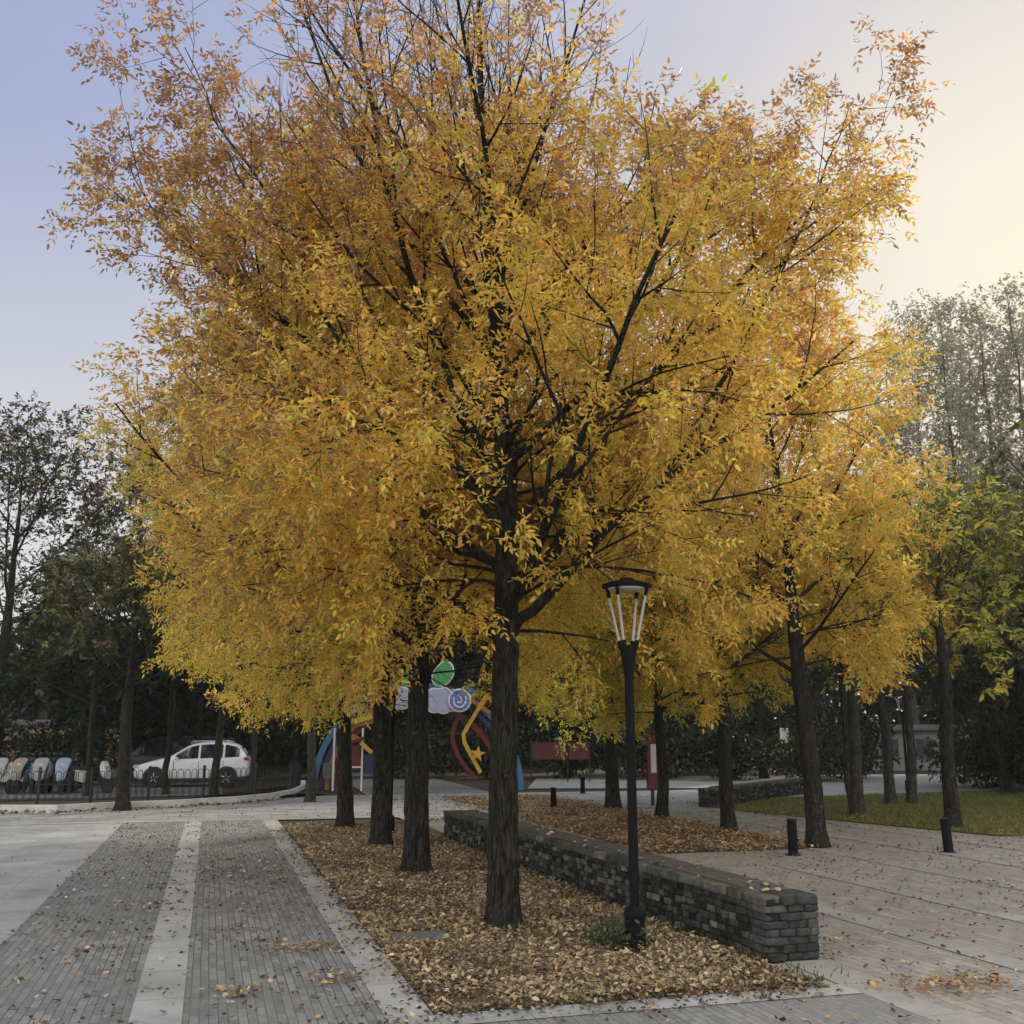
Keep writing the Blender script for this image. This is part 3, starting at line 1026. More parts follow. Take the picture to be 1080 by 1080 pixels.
def seat_wall(p_near, p_far, width, height, label, slats=True, near_blocks=True, seed=3):
    """local frame: x across (0 = left face), y along from the near end, z up"""
    rg = random.Random(seed)
    d = Vector(p_far) - Vector(p_near)
    L = d.length
    rz = math.atan2(d.y, d.x) - math.pi / 2
    root = thing('stone_seat_wall', label, 'wall', p_near, rz)
    core = MB()
    core.box((width / 2, L / 2, (height - 0.02) / 2), (width - 0.022, L - 0.03, height - 0.02))
    core.build('mortar_core', M['mortar'], root)
    dark, pale, cop, endb = [], [], [], []
    cs = (height - 0.07) / 7
    endL = 0.32
    for k in range(7):
        z = cs * (k + 0.5) + 0.005
        # rubble along the two long faces
        for x in (0.03, width - 0.03):
            y = endL - 0.05 + rg.uniform(0, .05)
            while y < L - 0.15:
                w = rg.uniform(0.09, 0.19) if k % 2 else rg.uniform(0.07, 0.14)
                hh = cs * rg.uniform(0.40, 0.5)
                it = ((x + rg.uniform(-.010, .008) * (1 if x < .1 else -1), y + w / 2, z + rg.uniform(-.008, .008)), (0.035, w * 0.47, hh))
                (pale if rg.random() < (0.40 if k in (2, 3, 4) else 0.10) else dark).append(it)
                y += w + rg.uniform(0.004, 0.03)
        # squared blocks of the two ends
        for y0 in (0.0, L):
            x = -0.005
            off = rg.uniform(0.09, 0.15) if k % 2 else rg.uniform(0.16, 0.22)
            first_ = True
            while x < width - 0.02:
                w = off if first_ else rg.uniform(0.11, 0.2)
                first_ = False
                if width - (x + w) < 0.07: w = width - x + 0.008
                dy = endL * rg.uniform(0.8, 1.1) if (x <= 0 or x + w > width - 0.02) else 0.2
                yy = dy / 2 + rg.uniform(-.008, .008)
                endb.append(((x + w / 2 + rg.uniform(-.004, .004), yy if y0 == 0 else L - yy, z), (w * 0.495, dy / 2, cs * rg.uniform(0.47, 0.495))))
                x += w + 0.004
    # coping stones
    y = 0.0
    while y < L - 0.05:
        w = min(rg.uniform(0.26, 0.42), L - y)
        endy = y < 0.48 or y > L - 0.6
        if endy:
            x = -0.012
            for ww in (rg.uniform(0.14, 0.2), rg.uniform(0.12, 0.16), 1):
                ww = min(ww, width + 0.012 - x)
                if ww > 0.03:
                    cop.append(((x + ww / 2, y + w / 2, height - 0.034), (ww * 0.495, w * 0.49, 0.037 + rg.uniform(-.004, .004))))
                x += ww + 0.004
        else:
            cop.append(((0.055, y + w / 2, height - 0.034), (0.07, w * 0.49, 0.036 + rg.uniform(-.003, .004))))
            cop.append(((width - 0.055, y + w / 2, height - 0.034), (0.07, w * 0.49, 0.036 + rg.uniform(-.003, .004))))
        y += w + 0.004
    stones('dark_stones', dark, M['stone'], root, 0.09, (0.042, 0.042, 0.04), 0.5)
    stones('end_stones', endb, M['stone'], root, 0.045, (0.055, 0.055, 0.053), 0.32)
    stones('pale_stones', pale, M['stone'], root, 0.12, (0.125, 0.122, 0.114), 0.35)
    stones('coping_stones', cop, M['stone'], root, 0.05, (0.095, 0.093, 0.088), 0.3)
    if slats:
        n = 5
        sw = (width - 0.13) / n
        y0, y1 = 0.52, L - 0.5
        seg = 1.95
        y = y0
        while y < y1 - 0.3:
            e = min(y + seg, y1)
            mb = MB()
            for i in range(n):
                mb.box((0.085 + sw * (i + .5), (y + e) / 2 + rg.uniform(-.01, .01), height + 0.012 + rg.uniform(-.004, .004)), (sw * 0.86, e - y - 0.015, 0.03), rg.uniform(-.002, .002), bev=0.004)
            mb.build('slatted_seat', M['wood'], root)
            y = e
    return root


WALL_N, WALL_F = (2.02, 8.62, 0), (-1.17, 18.38, 0)
seat_wall(WALL_N, WALL_F, 0.47, 0.49, 'long low rubble stone wall with a slatted wooden seat beside the nearest tree')
seat_wall((4.72, 26.9, 0), (8.96, 33.6, 0), 0.5, 0.45, 'distant low stone seat wall behind the right hand leaf bed', seed=9)


# ==================================================================================================
#                                            TREES
# ==================================================================================================
GA = 'autumn ash trees planted in the two leaf beds'
mx, my = -0.09, 10.19


def loc(px, py, Y):
    p = at(px, py, Y)
    return (p[0] - mx, p[1] - my, p[2])


main_trunk = [(0, 0, 0), loc(530, 900, my), loc(531, 800, my), loc(533, 690, my), loc(534, 600, my), loc(535, 520, my), loc(528, 440, my + .05), loc(524, 370, my + .1), loc(518, 280, my + .15), loc(512, 170, my + .2), loc(506, 60, my + .2), loc(503, -60, my + .2)]
main_limbs = [
    ([loc(538, 665, my), loc(585, 622, my - .15), loc(640, 560, my - .35), loc(725, 488, my - .6), loc(830, 420, my - .8), loc(900, 360, my - .9)], 0.06),
    ([loc(536, 640, my), loc(570, 600, my + .15), loc(605, 565, my + .3), loc(632, 500, my + .4), loc(650, 380, my + .4), loc(668, 240, my + .4), loc(690, 110, my + .5)], 0.052),
    ([loc(534, 565, my), loc(480, 490, my - .3), loc(425, 432, my - .6), loc(360, 360, my - .8), loc(290, 260, my - 1.0), loc(240, 160, my - 1.0)], 0.042),
    ([loc(532, 600, my), loc(470, 575, my + .5), loc(400, 530, my + 1.0), loc(310, 470, my + 1.4), loc(220, 380, my + 1.6)], 0.03),
    ([loc(530, 480, my), loc(560, 430, my - .5), loc(620, 350, my - 1.0), loc(700, 260, my - 1.3), loc(780, 180, my - 1.4)], 0.03),
    ([loc(528, 430, my), loc(500, 340, my - .5), loc(450, 230, my - .8), loc(420, 120, my - .9), loc(400, -20, my - .8)], 0.03),
    ([loc(526, 400, my), loc(545, 300, my - .3), loc(560, 160, my - .5), loc(575, 20, my - .5)], 0.026),
    ([loc(527, 420, my), loc(590, 330, my + .5), loc(640, 200, my + .8), loc(665, 60, my + .9)], 0.026),
    ([loc(531, 500, my), loc(450, 400, my - .2), loc(340, 270, my - .4), loc(240, 150, my - .5), loc(195, 50, my - .6)], 0.034),
    ([loc(532, 540, my), loc(420, 430, my - .3), loc(280, 320, my - .5), loc(170, 240, my - .6), loc(135, 170, my - .6)], 0.032),
    ([loc(700, 505, my - .55), loc(790, 350, my - .7), loc(850, 230, my - .6), loc(896, 112, my - .5)], 0.03),
]
SPIKE = [Vector(loc(845, 240, my - .6)), Vector(loc(898, 105, my - .5))]
SPUR = [Vector(loc(150, 250, my - .6)), Vector(loc(205, 60, my - .6))]


def hero_env(p, e):
    # the crest leans in on the right, but for one bushy spur
    lim = 3.85 - 1.45 * max(0.0, p.z - 7.3) - (0.25 if p.z > 6 else 0)
    if p.x > lim: e = max(e, 1.2)
    if p.x < -4.0 + 0.75 * max(0.0, p.z - 8.4): e = max(e, 1.2)
    a, b = SPIKE
    t = max(0.0, min(1.0, (p - a).dot(b - a) / (b - a).length_squared))
    q = (p - a.lerp(b, t)).length / 0.75
    a, b = SPUR
    t = max(0.0, min(1.0, (p - a).dot(b - a) / (b - a).length_squared))
    return min(e, q, (p - a.lerp(b, t)).length / 0.85)


ash('autumn_ash_tree', 'nearest autumn ash tree, the big one filling the middle with a bare brown top', (mx, my, 0), 21, 12.2, 4.1, 2.5,
    grad_colour(YEL + GRN[:1], ORA[1:3] + ORA[4:] + ORA[:1] + BRN + BRN, 4.2, 8.4, 1.1, lambda P: np.clip(-P[:, 0] * 0.08, -0.25, 0.28) * np.clip((9.0 - P[:, 2]) / 1.5, 0, 1) + np.clip(P[:, 2] - 8.2, 0, 0.5)), 52000, 0.145, trunk_pts=main_trunk, limbs=main_limbs, n_limbs=26, group=GA, low_el=30, skirt=24, shoots=16, low_off=0.45,
    keep=lambda P: np.where((np.abs(P[:, 0] - 1.05) < 0.4) & (P[:, 1] < -0.65) & (P[:, 2] < 3.4), 0.0, 1.0) * np.where(P[:, 0] < -4.75, 0.0, 1.0) * np.where((P[:, 0] > -0.7) & (P[:, 0] < 2.3) & (P[:, 1] < -0.1) & (P[:, 2] > 3.1) & (P[:, 2] < 5.0), 0.3, 1.0) * np.clip(1.0 - 0.6 * np.maximum(P[:, 2] - 7.0, 0) * np.where(np.abs(P[:, 0] + 0.5) < 2.2, 1.0, 0.5), 0.022, 1), ll=0.060, lw=0.026, rachis=0.14, env_extra=hero_env)

row1 = [((-1.23, 13.95), 31, 11.7, 4.0, 2.9, 'second in the left row, its thick dark trunk just left of the nearest tree', 0.155),
        ((-2.14, 17.31), 32, 11.4, 4.4, 2.5, 'third in the left row, with a greyish trunk beside a lamp post', 0.15),
        ((-3.22, 20.59), 33, 10.3, 4.4, 2.3, 'last and furthest back of the left row, its trunk bending at the foot', 0.15)]
OPEN = {31: (-0.4, 1.2, 3.0), 32: (0.1, 2.2, 3.5), 33: (0.2, 3.4, 3.75)}
for (x, y), sd, h, r, fi, lab, rt in row1:
    xa, xb, zz = OPEN[sd]
    ash('autumn_ash_tree', 'ash ' + lab, (x, y, 0), sd, h, r, fi, grad_colour(GRN + YEL, ORA + YEL[:2], 6.5, 12.5, 0.9), 24000, rt, lean=(random.uniform(-.4, .1), 0.2), group=GA, n_limbs=24, low_el=20, low_off=0.75, skirt=16, shoots=4, ll=0.074, lw=0.032,
        keep=lambda P, xa=xa, xb=xb, zz=zz: np.where((P[:, 0] > xa) & (P[:, 0] < xb) & (P[:, 2] < zz), 0.0, np.clip(1.0 - 0.3 * np.maximum(P[:, 2] - 8.0, 0), 0.10, 1)))

row2 = [((4.93, 17.31), 41, 8.7, 2.7, 2.6, 'ash in the right bed beside the black bollard, yellow with an orange crest', 0.15, YEL + GRN[:2], ORA, 13000),
        ((4.13, 20.38), 42, 7.4, 2.7, 2.3, 'ash in the right bed, second trunk back from the black bollard', 0.13, GRN + YEL[:2], YEL, 10000),
        ((3.25, 23.14), 43, 7.0, 2.8, 2.2, 'slim ash in the right bed just beside the red notice board', 0.12, GRN, YEL, 9500),
        ((2.49, 26.10), 44, 6.8, 3.0, 2.1, 'rearmost ash in the right bed, left of the lamp post in view', 0.16, GRN, YEL, 9500)]
for (x, y), sd, h, r, fi, lab, rt, lo, hi, n in row2:
    ash('autumn_ash_tree', 'autumn ' + lab, (x, y, 0), sd, h, r, fi, grad_colour(lo, hi, 5.8, h + 0.6, 1.2), n, rt, lean=(-0.5 if sd == 41 else -0.1, 0), group=GA, n_limbs=15, ll=0.09, lw=0.04, low_el=24, low_off=0.5, skirt=5)

GT = 'thin trees on the lawn at the right'
rowr = [((8.70, 21.01), 51, 6.6, 2.4, 2.4, 'lawn tree directly behind the right bollard with sparse green and yellow leaves', 0.14, GRN + [(0.2, 0.2, 0.05), (0.12, 0.13, 0.03)], GRN[3:] + [(0.1, 0.11, 0.03), (0.16, 0.16, 0.04)], 1800, 'leaf'),
        ((7.78, 23.96), 52, 7.2, 2.5, 2.6, 'lawn tree with pale sunlit bark at the near left tip of the grass', 0.14, YEL, ORA, 3900, 'leaf'),
        ((8.25, 25.6), 53, 7.0, 2.3, 2.8, 'thin lawn tree half hidden behind the pale barked one', 0.11, YEL, YEL + ORA, 2600, 'leaf'),
        ((9.95, 27.89), 54, 7.0, 2.4, 2.7, 'lawn tree standing in the middle of the far grass edge', 0.13, GRN + OLV, YEL + GRN, 2600, 'leaf'),
        ((10.6, 28.2), 55, 6.8, 2.3, 2.6, 'slim leaning lawn tree right of the far grass edge', 0.12, OLV, OLV + GRN[3:], 1900, 'leaf')]
for (x, y), sd, h, r, fi, lab, rt, lo, hi, n, lm in rowr:
    ash('lawn_tree', lab, (x, y, 0), sd, h, r, fi, grad_colour(lo, hi, 2.6, h, 1.3), n, rt, lean=(random.uniform(-.3, .3), 0.2), group=GT, n_limbs=10, ll=0.14, lw=0.065, bark='bark_pale' if sd != 51 else 'bark', leafmat=lm)


# ------------------------------------------------------------------ background trees
def broadleaf(name, label, loc_, seed, h, r, first, pal_lo, pal_hi, n, leaf=0.2, rt=0.16, group=None, bark='bark', pairs=2, dens=0.8, n_limbs=13):
    return ash(name, label, loc_, seed, h, r, first, grad_colour(pal_lo, pal_hi, first, h * 1.1, 0.8), n, rt, n_limbs=n_limbs, group=group, ll=leaf, lw=leaf * 0.55, bark=bark, leafmat='leaf_dark', dens=dens, low_off=0.5, pairs=pairs, rachis=leaf * 1.2)


RED_TOP = [(0.20, 0.12, 0.085), (0.16, 0.11, 0.07), (0.10, 0.09, 0.045)]
GW = 'trees standing around the car park on the left'
broadleaf('roadside_tree', 'small olive leaved tree standing at the white kerb, its trunk in front of it', (-9.36, 25.6, 0), 61, 6.2, 2.6, 2.6, OLV + [(0.16, 0.15, 0.06), (0.2, 0.17, 0.08)], OLV + [(0.16, 0.15, 0.06), (0.2, 0.17, 0.08)], 3230, 0.109, 0.15, GW)
broadleaf('roadside_tree', 'bare trunked tree with a pale lit edge at the end of the white kerb', (-5.50, 28.9, 0), 62, 6.5, 2.2, 3.0, OLV, DGR, 2280, 0.109, 0.12, GW, 'bark_pale')
broadleaf('roadside_tree', 'thin trunked tree standing in front of the rear door of the white car', (-8.5, 30.2, 0), 63, 6.4, 2.5, 3.0, OLV, OLV, 2470, 0.116, 0.11, GW)
broadleaf('roadside_tree', 'thin tree standing in front of the bonnet of the white car', (-10.6, 32.5, 0), 64, 6.6, 2.4, 2.9, DGR, OLV, 2470, 0.116, 0.09, GW)
broadleaf('roadside_tree', 'pair of thin stems right of the row of scooters', (-12.6, 31.5, 0), 65, 7.0, 2.6, 2.6, DGR, OLV, 2850, 0.116, 0.09, GW)
broadleaf('roadside_tree', 'thin pale tree just behind the tail of the white car', (-8.1, 32.8, 0), 66, 6.4, 2.2, 3.1, DGR, OLV, 1900, 0.116, 0.09, GW, 'bark_pale')
broadleaf('tall_tree', 'tall airy tree at the far left with forked limbs and a reddish top', (-17.8, 36, 0), 67, 13.0, 4.2, 4.0, OLV, RED_TOP + OLV, 3990, 0.136, 0.22, GW, dens=0.9)
broadleaf('tall_tree', 'tall sparse tree with small reddish brown leaves left of the big ash crown', (-13.6, 37, 0), 68, 12.2, 3.2, 4.5, OLV, RED_TOP, 2660, 0.136, 0.18, GW, dens=0.9)
broadleaf('tall_tree', 'thin grey green tree rising highest just left of the big ash crown', (-13.4, 42, 0), 69, 17.0, 2.8, 6.0, OLV, OLV + [(0.14, 0.15, 0.09)], 3610, 0.136, 0.18, GW, dens=0.9)

GD = 'dark leafy trees of the shaded wood behind the plaza'
LD = 'dark leafy tree in the shaded wood that closes off the plaza behind'
OLR = [(0.07, 0.08, 0.025), (0.09, 0.095, 0.03), (0.12, 0.11, 0.035), (0.05, 0.06, 0.02), (0.17, 0.14, 0.04)]
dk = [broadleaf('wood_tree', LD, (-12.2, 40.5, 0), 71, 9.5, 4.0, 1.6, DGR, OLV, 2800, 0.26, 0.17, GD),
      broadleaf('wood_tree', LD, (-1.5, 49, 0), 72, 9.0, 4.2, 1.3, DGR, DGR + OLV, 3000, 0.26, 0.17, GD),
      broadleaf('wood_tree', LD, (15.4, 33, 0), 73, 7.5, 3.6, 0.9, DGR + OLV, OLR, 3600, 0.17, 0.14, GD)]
spots = [(-16.5, 42, 0, .66), (-22.5, 40, 1, .8), (-20, 46, 2, .9), (-8.8, 43, 2, 1.1), (-5.6, 46, 0, 1.0), (-16, 52, 1, .85), (-10, 54, 0, 1.1), (2.6, 47, 0, .95), (6.6, 45.5, 1, .9), (10.6, 44.5, 2, 1.2), (3.5, 56, 1, 1.2), (10, 55, 0, 1.2),
         (17.2, 37, 0, .85), (20.5, 36, 1, .9), (19.2, 30, 2, .9), (22.5, 33, 2, 1.1), (15.5, 60.5, 1, 1.1), (23, 45, 0, 1.1), (-4, 58, 2, 1.5), (-26, 44, 0, .75), (29, 40, 1, 1.1), (18.2, 27.2, 2, .72)]
for i, (x, y, k, s) in enumerate(spots):
    dup(dk[k], (x, y, 0), 0.9 + 2.1 * i, sc=(s, s, s * (0.92 + 0.05 * (i % 4))))


# the far wood that reads as one dark mass
def far_wood():
    rng = np.random.default_rng(77)
    n = 60000
    x = rng.uniform(-75, 75, n)
    y = 62 + rng.random(n) * 9 + 6 * np.sin(x * 0.11)
    top = 7.0 + 1.6 * np.sin(x * 0.35) + 1.2 * np.sin(x * 0.83 + 1) + 0.8 * np.sin(x * 2.1)
    z = rng.random(n) ** 1.35 * top
    P = np.stack([x, y, z], 1)
    D = rng.normal(0, 1, (n, 3)); U = unit(np.array([0, -.5, 1.0]) + rng.normal(0, .5, (n, 3)))
    L = rng.uniform(0.55, 1.05, n)
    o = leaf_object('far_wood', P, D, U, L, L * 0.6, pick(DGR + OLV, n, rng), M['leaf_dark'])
    tag(o, 'distant dark wood closing the view behind all the other trees', 'wood', kind='stuff')


far_wood()


# under-storey shrubs of the wood
def shrub(name, label, loc_, seed, rx, ry, h, pal, n, leaf, group=None, mat='leaf_dark', stems=7):
    rng = np.random.default_rng(seed)
    root = thing(name, label, 'shrub', loc_, group=group)
    mb = MB()
    tips = []
    for i in range(stems):
        a = rng.uniform(0, 6.28); q = rng.uniform(0.2, 0.9)
        e = Vector((math.cos(a) * rx * q, math.sin(a) * ry * q, h * rng.uniform(0.55, 0.95)))
        m = e * 0.5 + Vector((0, 0, h * 0.12))
        mb.tube([(e.x * .12, e.y * .12, -0.02), m, e], [0.012 * h + .004, 0.009 * h + .003, 0.003], 5)
        tips.append(e)
    mb.build('stems', M['bark_twig'], root, True)
    u = rng.normal(0, 1, (n, 3)); u = unit(u) * (rng.random((n, 1)) ** 0.45)
    lump = 1 + 0.22 * np.sin(u[:, :1] * 5 + seed) * np.sin(u[:, 1:2] * 6 + 1.3 * seed) + 0.12 * np.sin(u[:, 2:3] * 9 + seed)
    P = u * lump * np.array([rx, ry, h * 0.52]) + np.array([0, 0, h * 0.52])
    P[:, 2] = np.maximum(P[:, 2], 0.03)
    D = unit(u * 0.8 + rng.normal(0, 0.7, (n, 3)))
    U = unit(np.array([0, 0, 1.0]) + rng.normal(0, 0.5, (n, 3)))
    L = leaf * rng.uniform(0.7, 1.25, n)
    leaf_object('foliage', P, D, U, L, L * 0.5, pick(pal, n, rng), M[mat], root)
    return root


GS = 'dark shrubs under the trees of the wood'
LS = 'dark shrub under the trees of the shaded wood at the back'
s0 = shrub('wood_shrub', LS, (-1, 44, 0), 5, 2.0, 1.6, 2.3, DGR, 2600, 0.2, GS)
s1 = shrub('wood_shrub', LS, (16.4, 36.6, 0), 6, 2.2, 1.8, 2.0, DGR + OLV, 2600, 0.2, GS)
sp = [(-22, 42), (-18.6, 43), (-15, 44), (-11.4, 44), (-7.8, 44.6), (-4.4, 45), (2.4, 44.6), (5.8, 43.6), (8.9, 43), (12, 42), (14.4, 45), (22.4, 41.5), (17.6, 34.2), (20.6, 32), (16.6, 30.6), (23.6, 30), (20.4, 27), (-24.6, 39.5), (18.9, 40), (22, 38)]
for i, (x, y) in enumerate(sp):
    dup((s0, s1)[i % 2], (x, y, 0), 1.7 * i, sc=(1.0 + .1 * (i % 3), 1.1, 0.95 + .12 * (i % 4)))


# conifers at the far left
def conifer(label, loc_, seed, h, r, group=None):
    rng = np.random.default_rng(seed)
    root = thing('conifer', label, 'tree', loc_, group=group)
    MB().tube([(0, 0, 0), (0.03, 0, h * .5), (0, 0.02, h)], [0.13, 0.08, 0.02], 8).build('trunk', M['bark'], root, True)
    mb = MB(); P, D = [], []
    for k in range(int(h * 7)):
        z = 0.6 + (h - 0.7) * (k + rng.random()) / (h * 7)
        a = k * 2.4 + rng.uniform(-.4, .4)
        l = r * (1 - (z / h) ** 1.4) * rng.uniform(0.75, 1.1) + 0.15
        e = np.array([math.cos(a) * l, math.sin(a) * l, z - 0.18 * l])
        mb.tube([(0, 0, z), e * np.array([.5, .5, 1]) + np.array([0, 0, .06 * l]), e], [0.02, 0.014, 0.005], 4)
        m = int(30 * l) + 12
        f = rng.random(m) ** 0.7
        P.append(np.array([0, 0, z]) * (1 - f[:, None]) + e * f[:, None] + rng.normal(0, 0.09, (m, 3)))
        D.append(np.tile(unit(e - np.array([0, 0, z])), (m, 1)) + rng.normal(0, 0.6, (m, 3)))
    mb.build('limbs', M['bark_twig'], root, True)
    P, D = np.concatenate(P), np.concatenate(D)
    n = len(P)
    L = rng.uniform(0.16, 0.3, n)
    leaf_object('crown', P, D, unit(np.array([0, 0, 1.0]) + rng.normal(0, .4, (n, 3))), L, L * 0.3, pick([(0.022, 0.042, 0.026), (0.03, 0.05, 0.03), (0.018, 0.034, 0.024)], n, rng), M['leaf_dark'], root)
    return root


GC = 'conifers behind the scooters'
c0 = conifer('dark conifer behind the scooters at the left border of the view', (-17.6, 35.2, 0), 3, 4.6, 1.9, GC)
dup(c0, (-14.9, 36.4, 0), 2.0, 'dark conifer behind the right end of the scooter row', 0.9)
dup(c0, (-20.6, 37.5, 0), 4.0, 'tallest dark conifer behind the scooters, furthest back', 1.2)


# poplars
def poplar(label, loc_, seed, h, r, n, group):
    rng = np.random.default_rng(seed)
    rg = random.Random(seed)
    root = thing('poplar_tree', label, 'tree', loc_, group=group)
    t = Tree(seed, lambda p: (math.hypot(p.x, p.y) / (r * (0.35 + 0.75 * math.sin(min(1, max(0.05, p.z / h)) * 2.7)))) if p.z < h else 2.0)
    tp = [Vector((rg.gauss(0, .08), rg.gauss(0, .08), h * i / 11)) for i in range(12)]
    tr = [0.24 * (1 - 0.93 * i / 11) for i in range(12)]
    t.br.append((tp, tr, 0))
    S = [None, (1.3, 0.2, 1.6, R(28), 0.10, 0.06)]
    az = 0
    for k in range(34):
        f = 0.2 + 0.78 * k / 34
        x = f * 11; i = min(int(x), 10)
        p = tp[i].lerp(tp[i + 1], x - i)
        az += 2.4
        el = R(58 + rg.uniform(-8, 12))
        d = Vector((math.cos(az) * math.cos(el), math.sin(az) * math.cos(el), math.sin(el)))
        q, qr = t.path(p, d, h * 0.24 * (1.1 - 0.6 * f), 0.05 * (1.1 - f), 1, 0.04, 0.04)
        if len(q) > 2: t.grow(q, qr, 1, S)
    t.wood('trunk', root, M['bark_pale'], (0,), (8,))
    t.wood('limbs', root, M['bark_twig'], (1, 2), (5, 4, 4))
    t.leaf_clusters('crown', root, n, lambda P, m, g_: pick([(0.30, 0.29, 0.19), (0.36, 0.34, 0.22), (0.24, 0.24, 0.16)], m, g_), M['leaf'], rachis=0.3, ll=0.2, lw=0.16, pairs=1, jitter=0.28)  # leaf colours paled, the haze over the far poplars is put into them
    return root


GP = 'tall poplars beyond the lawn at the right'
pp = [(933, 372, 58), (958, 330, 62), (990, 318, 60), (1030, 322, 64), (1062, 302, 60), (1088, 330, 66), (1120, 300, 62), (1010, 350, 70)]
pl = ['lowest and leftmost poplar, next to the yellow crowns', 'poplar with a pointed crown second from the left of the poplar row', 'slender poplar with a dense grey green crown', 'poplar with a narrow top left of the tallest one', 'tallest poplar with its bare lower stem showing against the bright sky',
      'poplar cut by the right border of the view', 'poplar furthest right, mostly outside the view', 'hindmost poplar seen through the gaps of the others']
p0 = None
for i, ((px, py, Y), lab) in enumerate(zip(pp, pl)):
    top = at(px, py, Y)
    if i < 3:
        p0 = poplar(lab, (top[0], Y, 0), 80 + i, top[2], 1.9 + 0.2 * i, 2700, GP)
        P3 = [p0] if i == 0 else P3 + [p0]
        HH = [top[2]] if i == 0 else HH + [top[2]]
    else:
        s = top[2] / HH[i % 3]
        dup(P3[i % 3], (top[0], Y, 0), 1.3 * i, lab, (s * .95, s * .95, s))

# dark tree overhanging from the right border
broadleaf('overhanging_tree', 'brownish tree at the right border reaching a long bare bough towards the lawn', (13.6, 23.5, 0), 91, 8.6, 3.6, 3.2, OLR, RED_TOP + OLR, 1300, 0.17, 0.2, None, dens=0.9)

# ==================================================================================================
#                                       LEAF LITTER AND GRASS
# ==================================================================================================
DRY = [(0.38, 0.275, 0.165), (0.44, 0.33, 0.205), (0.28, 0.195, 0.115), (0.52, 0.41, 0.27), (0.19, 0.13, 0.08), (0.42, 0.29, 0.14), (0.11, 0.075, 0.05)]
DRY2 = [(0.40, 0.23, 0.105), (0.34, 0.19, 0.085), (0.46, 0.28, 0.12), (0.26, 0.145, 0.07)]
DARKD = [(0.045, 0.035, 0.027), (0.07, 0.05, 0.035), (0.11, 0.075, 0.045), (0.2, 0.13, 0.075)]


def litter(name, AB, pal, lo, hi, zmax, label, seed=1, tilt=0.45, wts=None):
    rng = np.random.default_rng(seed)
    n = len(AB)
    P = OO[None, :] + AB[:, :1] * EA[None, :] + AB[:, 1:] * EB[None, :]
    P[:, 2] = 0.012 + rng.random(n) ** 2 * zmax
    a = rng.uniform(0, 2 * np.pi, n)
    D = np.stack([np.cos(a), np.sin(a), rng.normal(0, tilt * 0.5, n)], 1)
    U = unit(np.array([0, 0, 1.0]) + rng.normal(0, tilt, (n, 3)))
    L = lo + (hi - lo) * rng.random(n) ** 1.3
    damp = np.sin(AB[:, 0] * 2.3 + 0.7) * np.sin(AB[:, 1] * 1.7) + 0.7 * np.sin(AB[:, 0] * 5.1 + AB[:, 1] * 3.3) + rng.normal(0, 0.5, n)
    C = pick(pal, n, rng, wts) * np.where(damp > 0.75, 0.55, 1.0)[:, None]
    o = leaf_object(name, P, D, U, L, L * rng.uniform(0.34, 0.7, n), C, M['leaf_dry'], fold=0.5, curl=-0.18)
    return tag(o, label, 'fallen leaves', kind='stuff')


rng = np.random.default_rng(5)
n = 95000
b = rng.random(n) ** 1.35 * 14.6 + 0.02
a = rng.random(n) * (2.72 - 0.02 * b) + 0.01
AB = np.stack([a, b], 1)
# thinner where the slab and some bare soil show
bare = (np.hypot((a - 0.42) / 0.32, (b - 2.55) / 0.28) < 1) | ((np.hypot((a - 0.25) / 0.5, (b - 0.22) / 0.16) < 1) & (rng.random(n) < 0.7))
thin = np.sin(a * 3.1 + 1.2) * np.sin(b * 1.35 + 0.4) + 0.6 * np.sin(a * 6.3 - b * 2.9) + rng.normal(0, 0.25, len(a))
bare |= (thin > 0.85) & (rng.random(len(a)) < 0.75)
AB = AB[~bare]
litter('leaf_litter', AB, DRY, 0.024, 0.062, 0.05, 'thick layer of dry brown fallen leaves in the left tree bed', 2, 0.7)
n = 22000
a, b = 5.1 + rng.random(n) * 3.0, 8.15 + rng.random(n) * 15
edge = rng.normal(0, 0.25, n)
AB = np.stack([a + edge, b + rng.normal(0, .1, n)], 1)
litter('leaf_litter', AB, DRY2 + DRY, 0.045, 0.085, 0.05, 'orange brown fallen leaves covering the right tree bed', 3, 0.5)

# scattered leaves over the paving
pc = []
def scatter(a0, a1, b0, b1, n, clump=0.5):
    c = int(n * clump / 14)
    cc = np.stack([rng.uniform(a0, a1, c), rng.uniform(b0, b1, c)], 1)
    m = int(n * clump)
    p = cc[rng.integers(0, max(c, 1), m)] + rng.normal(0, 1, (m, 2)) * np.array([0.16, 0.10])
    q = np.stack([rng.uniform(a0, a1, n - m), rng.uniform(b0, b1, n - m)], 1)
    r_ = np.concatenate([p, q])
    k = (r_[:, 0] > a0) & (r_[:, 0] < a1) & (r_[:, 1] > b0) & (r_[:, 1] < b1)
    pc.append(r_[k])
scatter(-3.1, -0.31, -1.5, 16, 3000, 0.45)
scatter(-14, -3.1, -1, 16, 700, 0.3)
scatter(-0.31, 0.0, -1.5, 15, 160, 0.3)
scatter(-3, 3.0, -1.2, -0.05, 420, 0.5)
scatter(3.35, 14, -2, 8.2, 4200, 0.2)
scatter(3.0, 5.2, 7, 24, 2600, 0.25)
scatter(-0.31, 0.02, -0.3, 14, 600, 0.5)
scatter(-0.10, 0.02, -0.1, 14, 900, 0.6)
scatter(0.0, 2.9, -0.3, 0.02, 260, 0.5)
scatter(0.0, 2.9, -0.09, 0.02, 420, 0.6)
scatter(8.2, 16, 7, 16, 1800, 0.2)
scatter(-8, 12, 16.4, 22, 1600, 0.3)
scatter(2.5, 8, 22, 32, 700, 0.3)
AB = np.concatenate(pc)
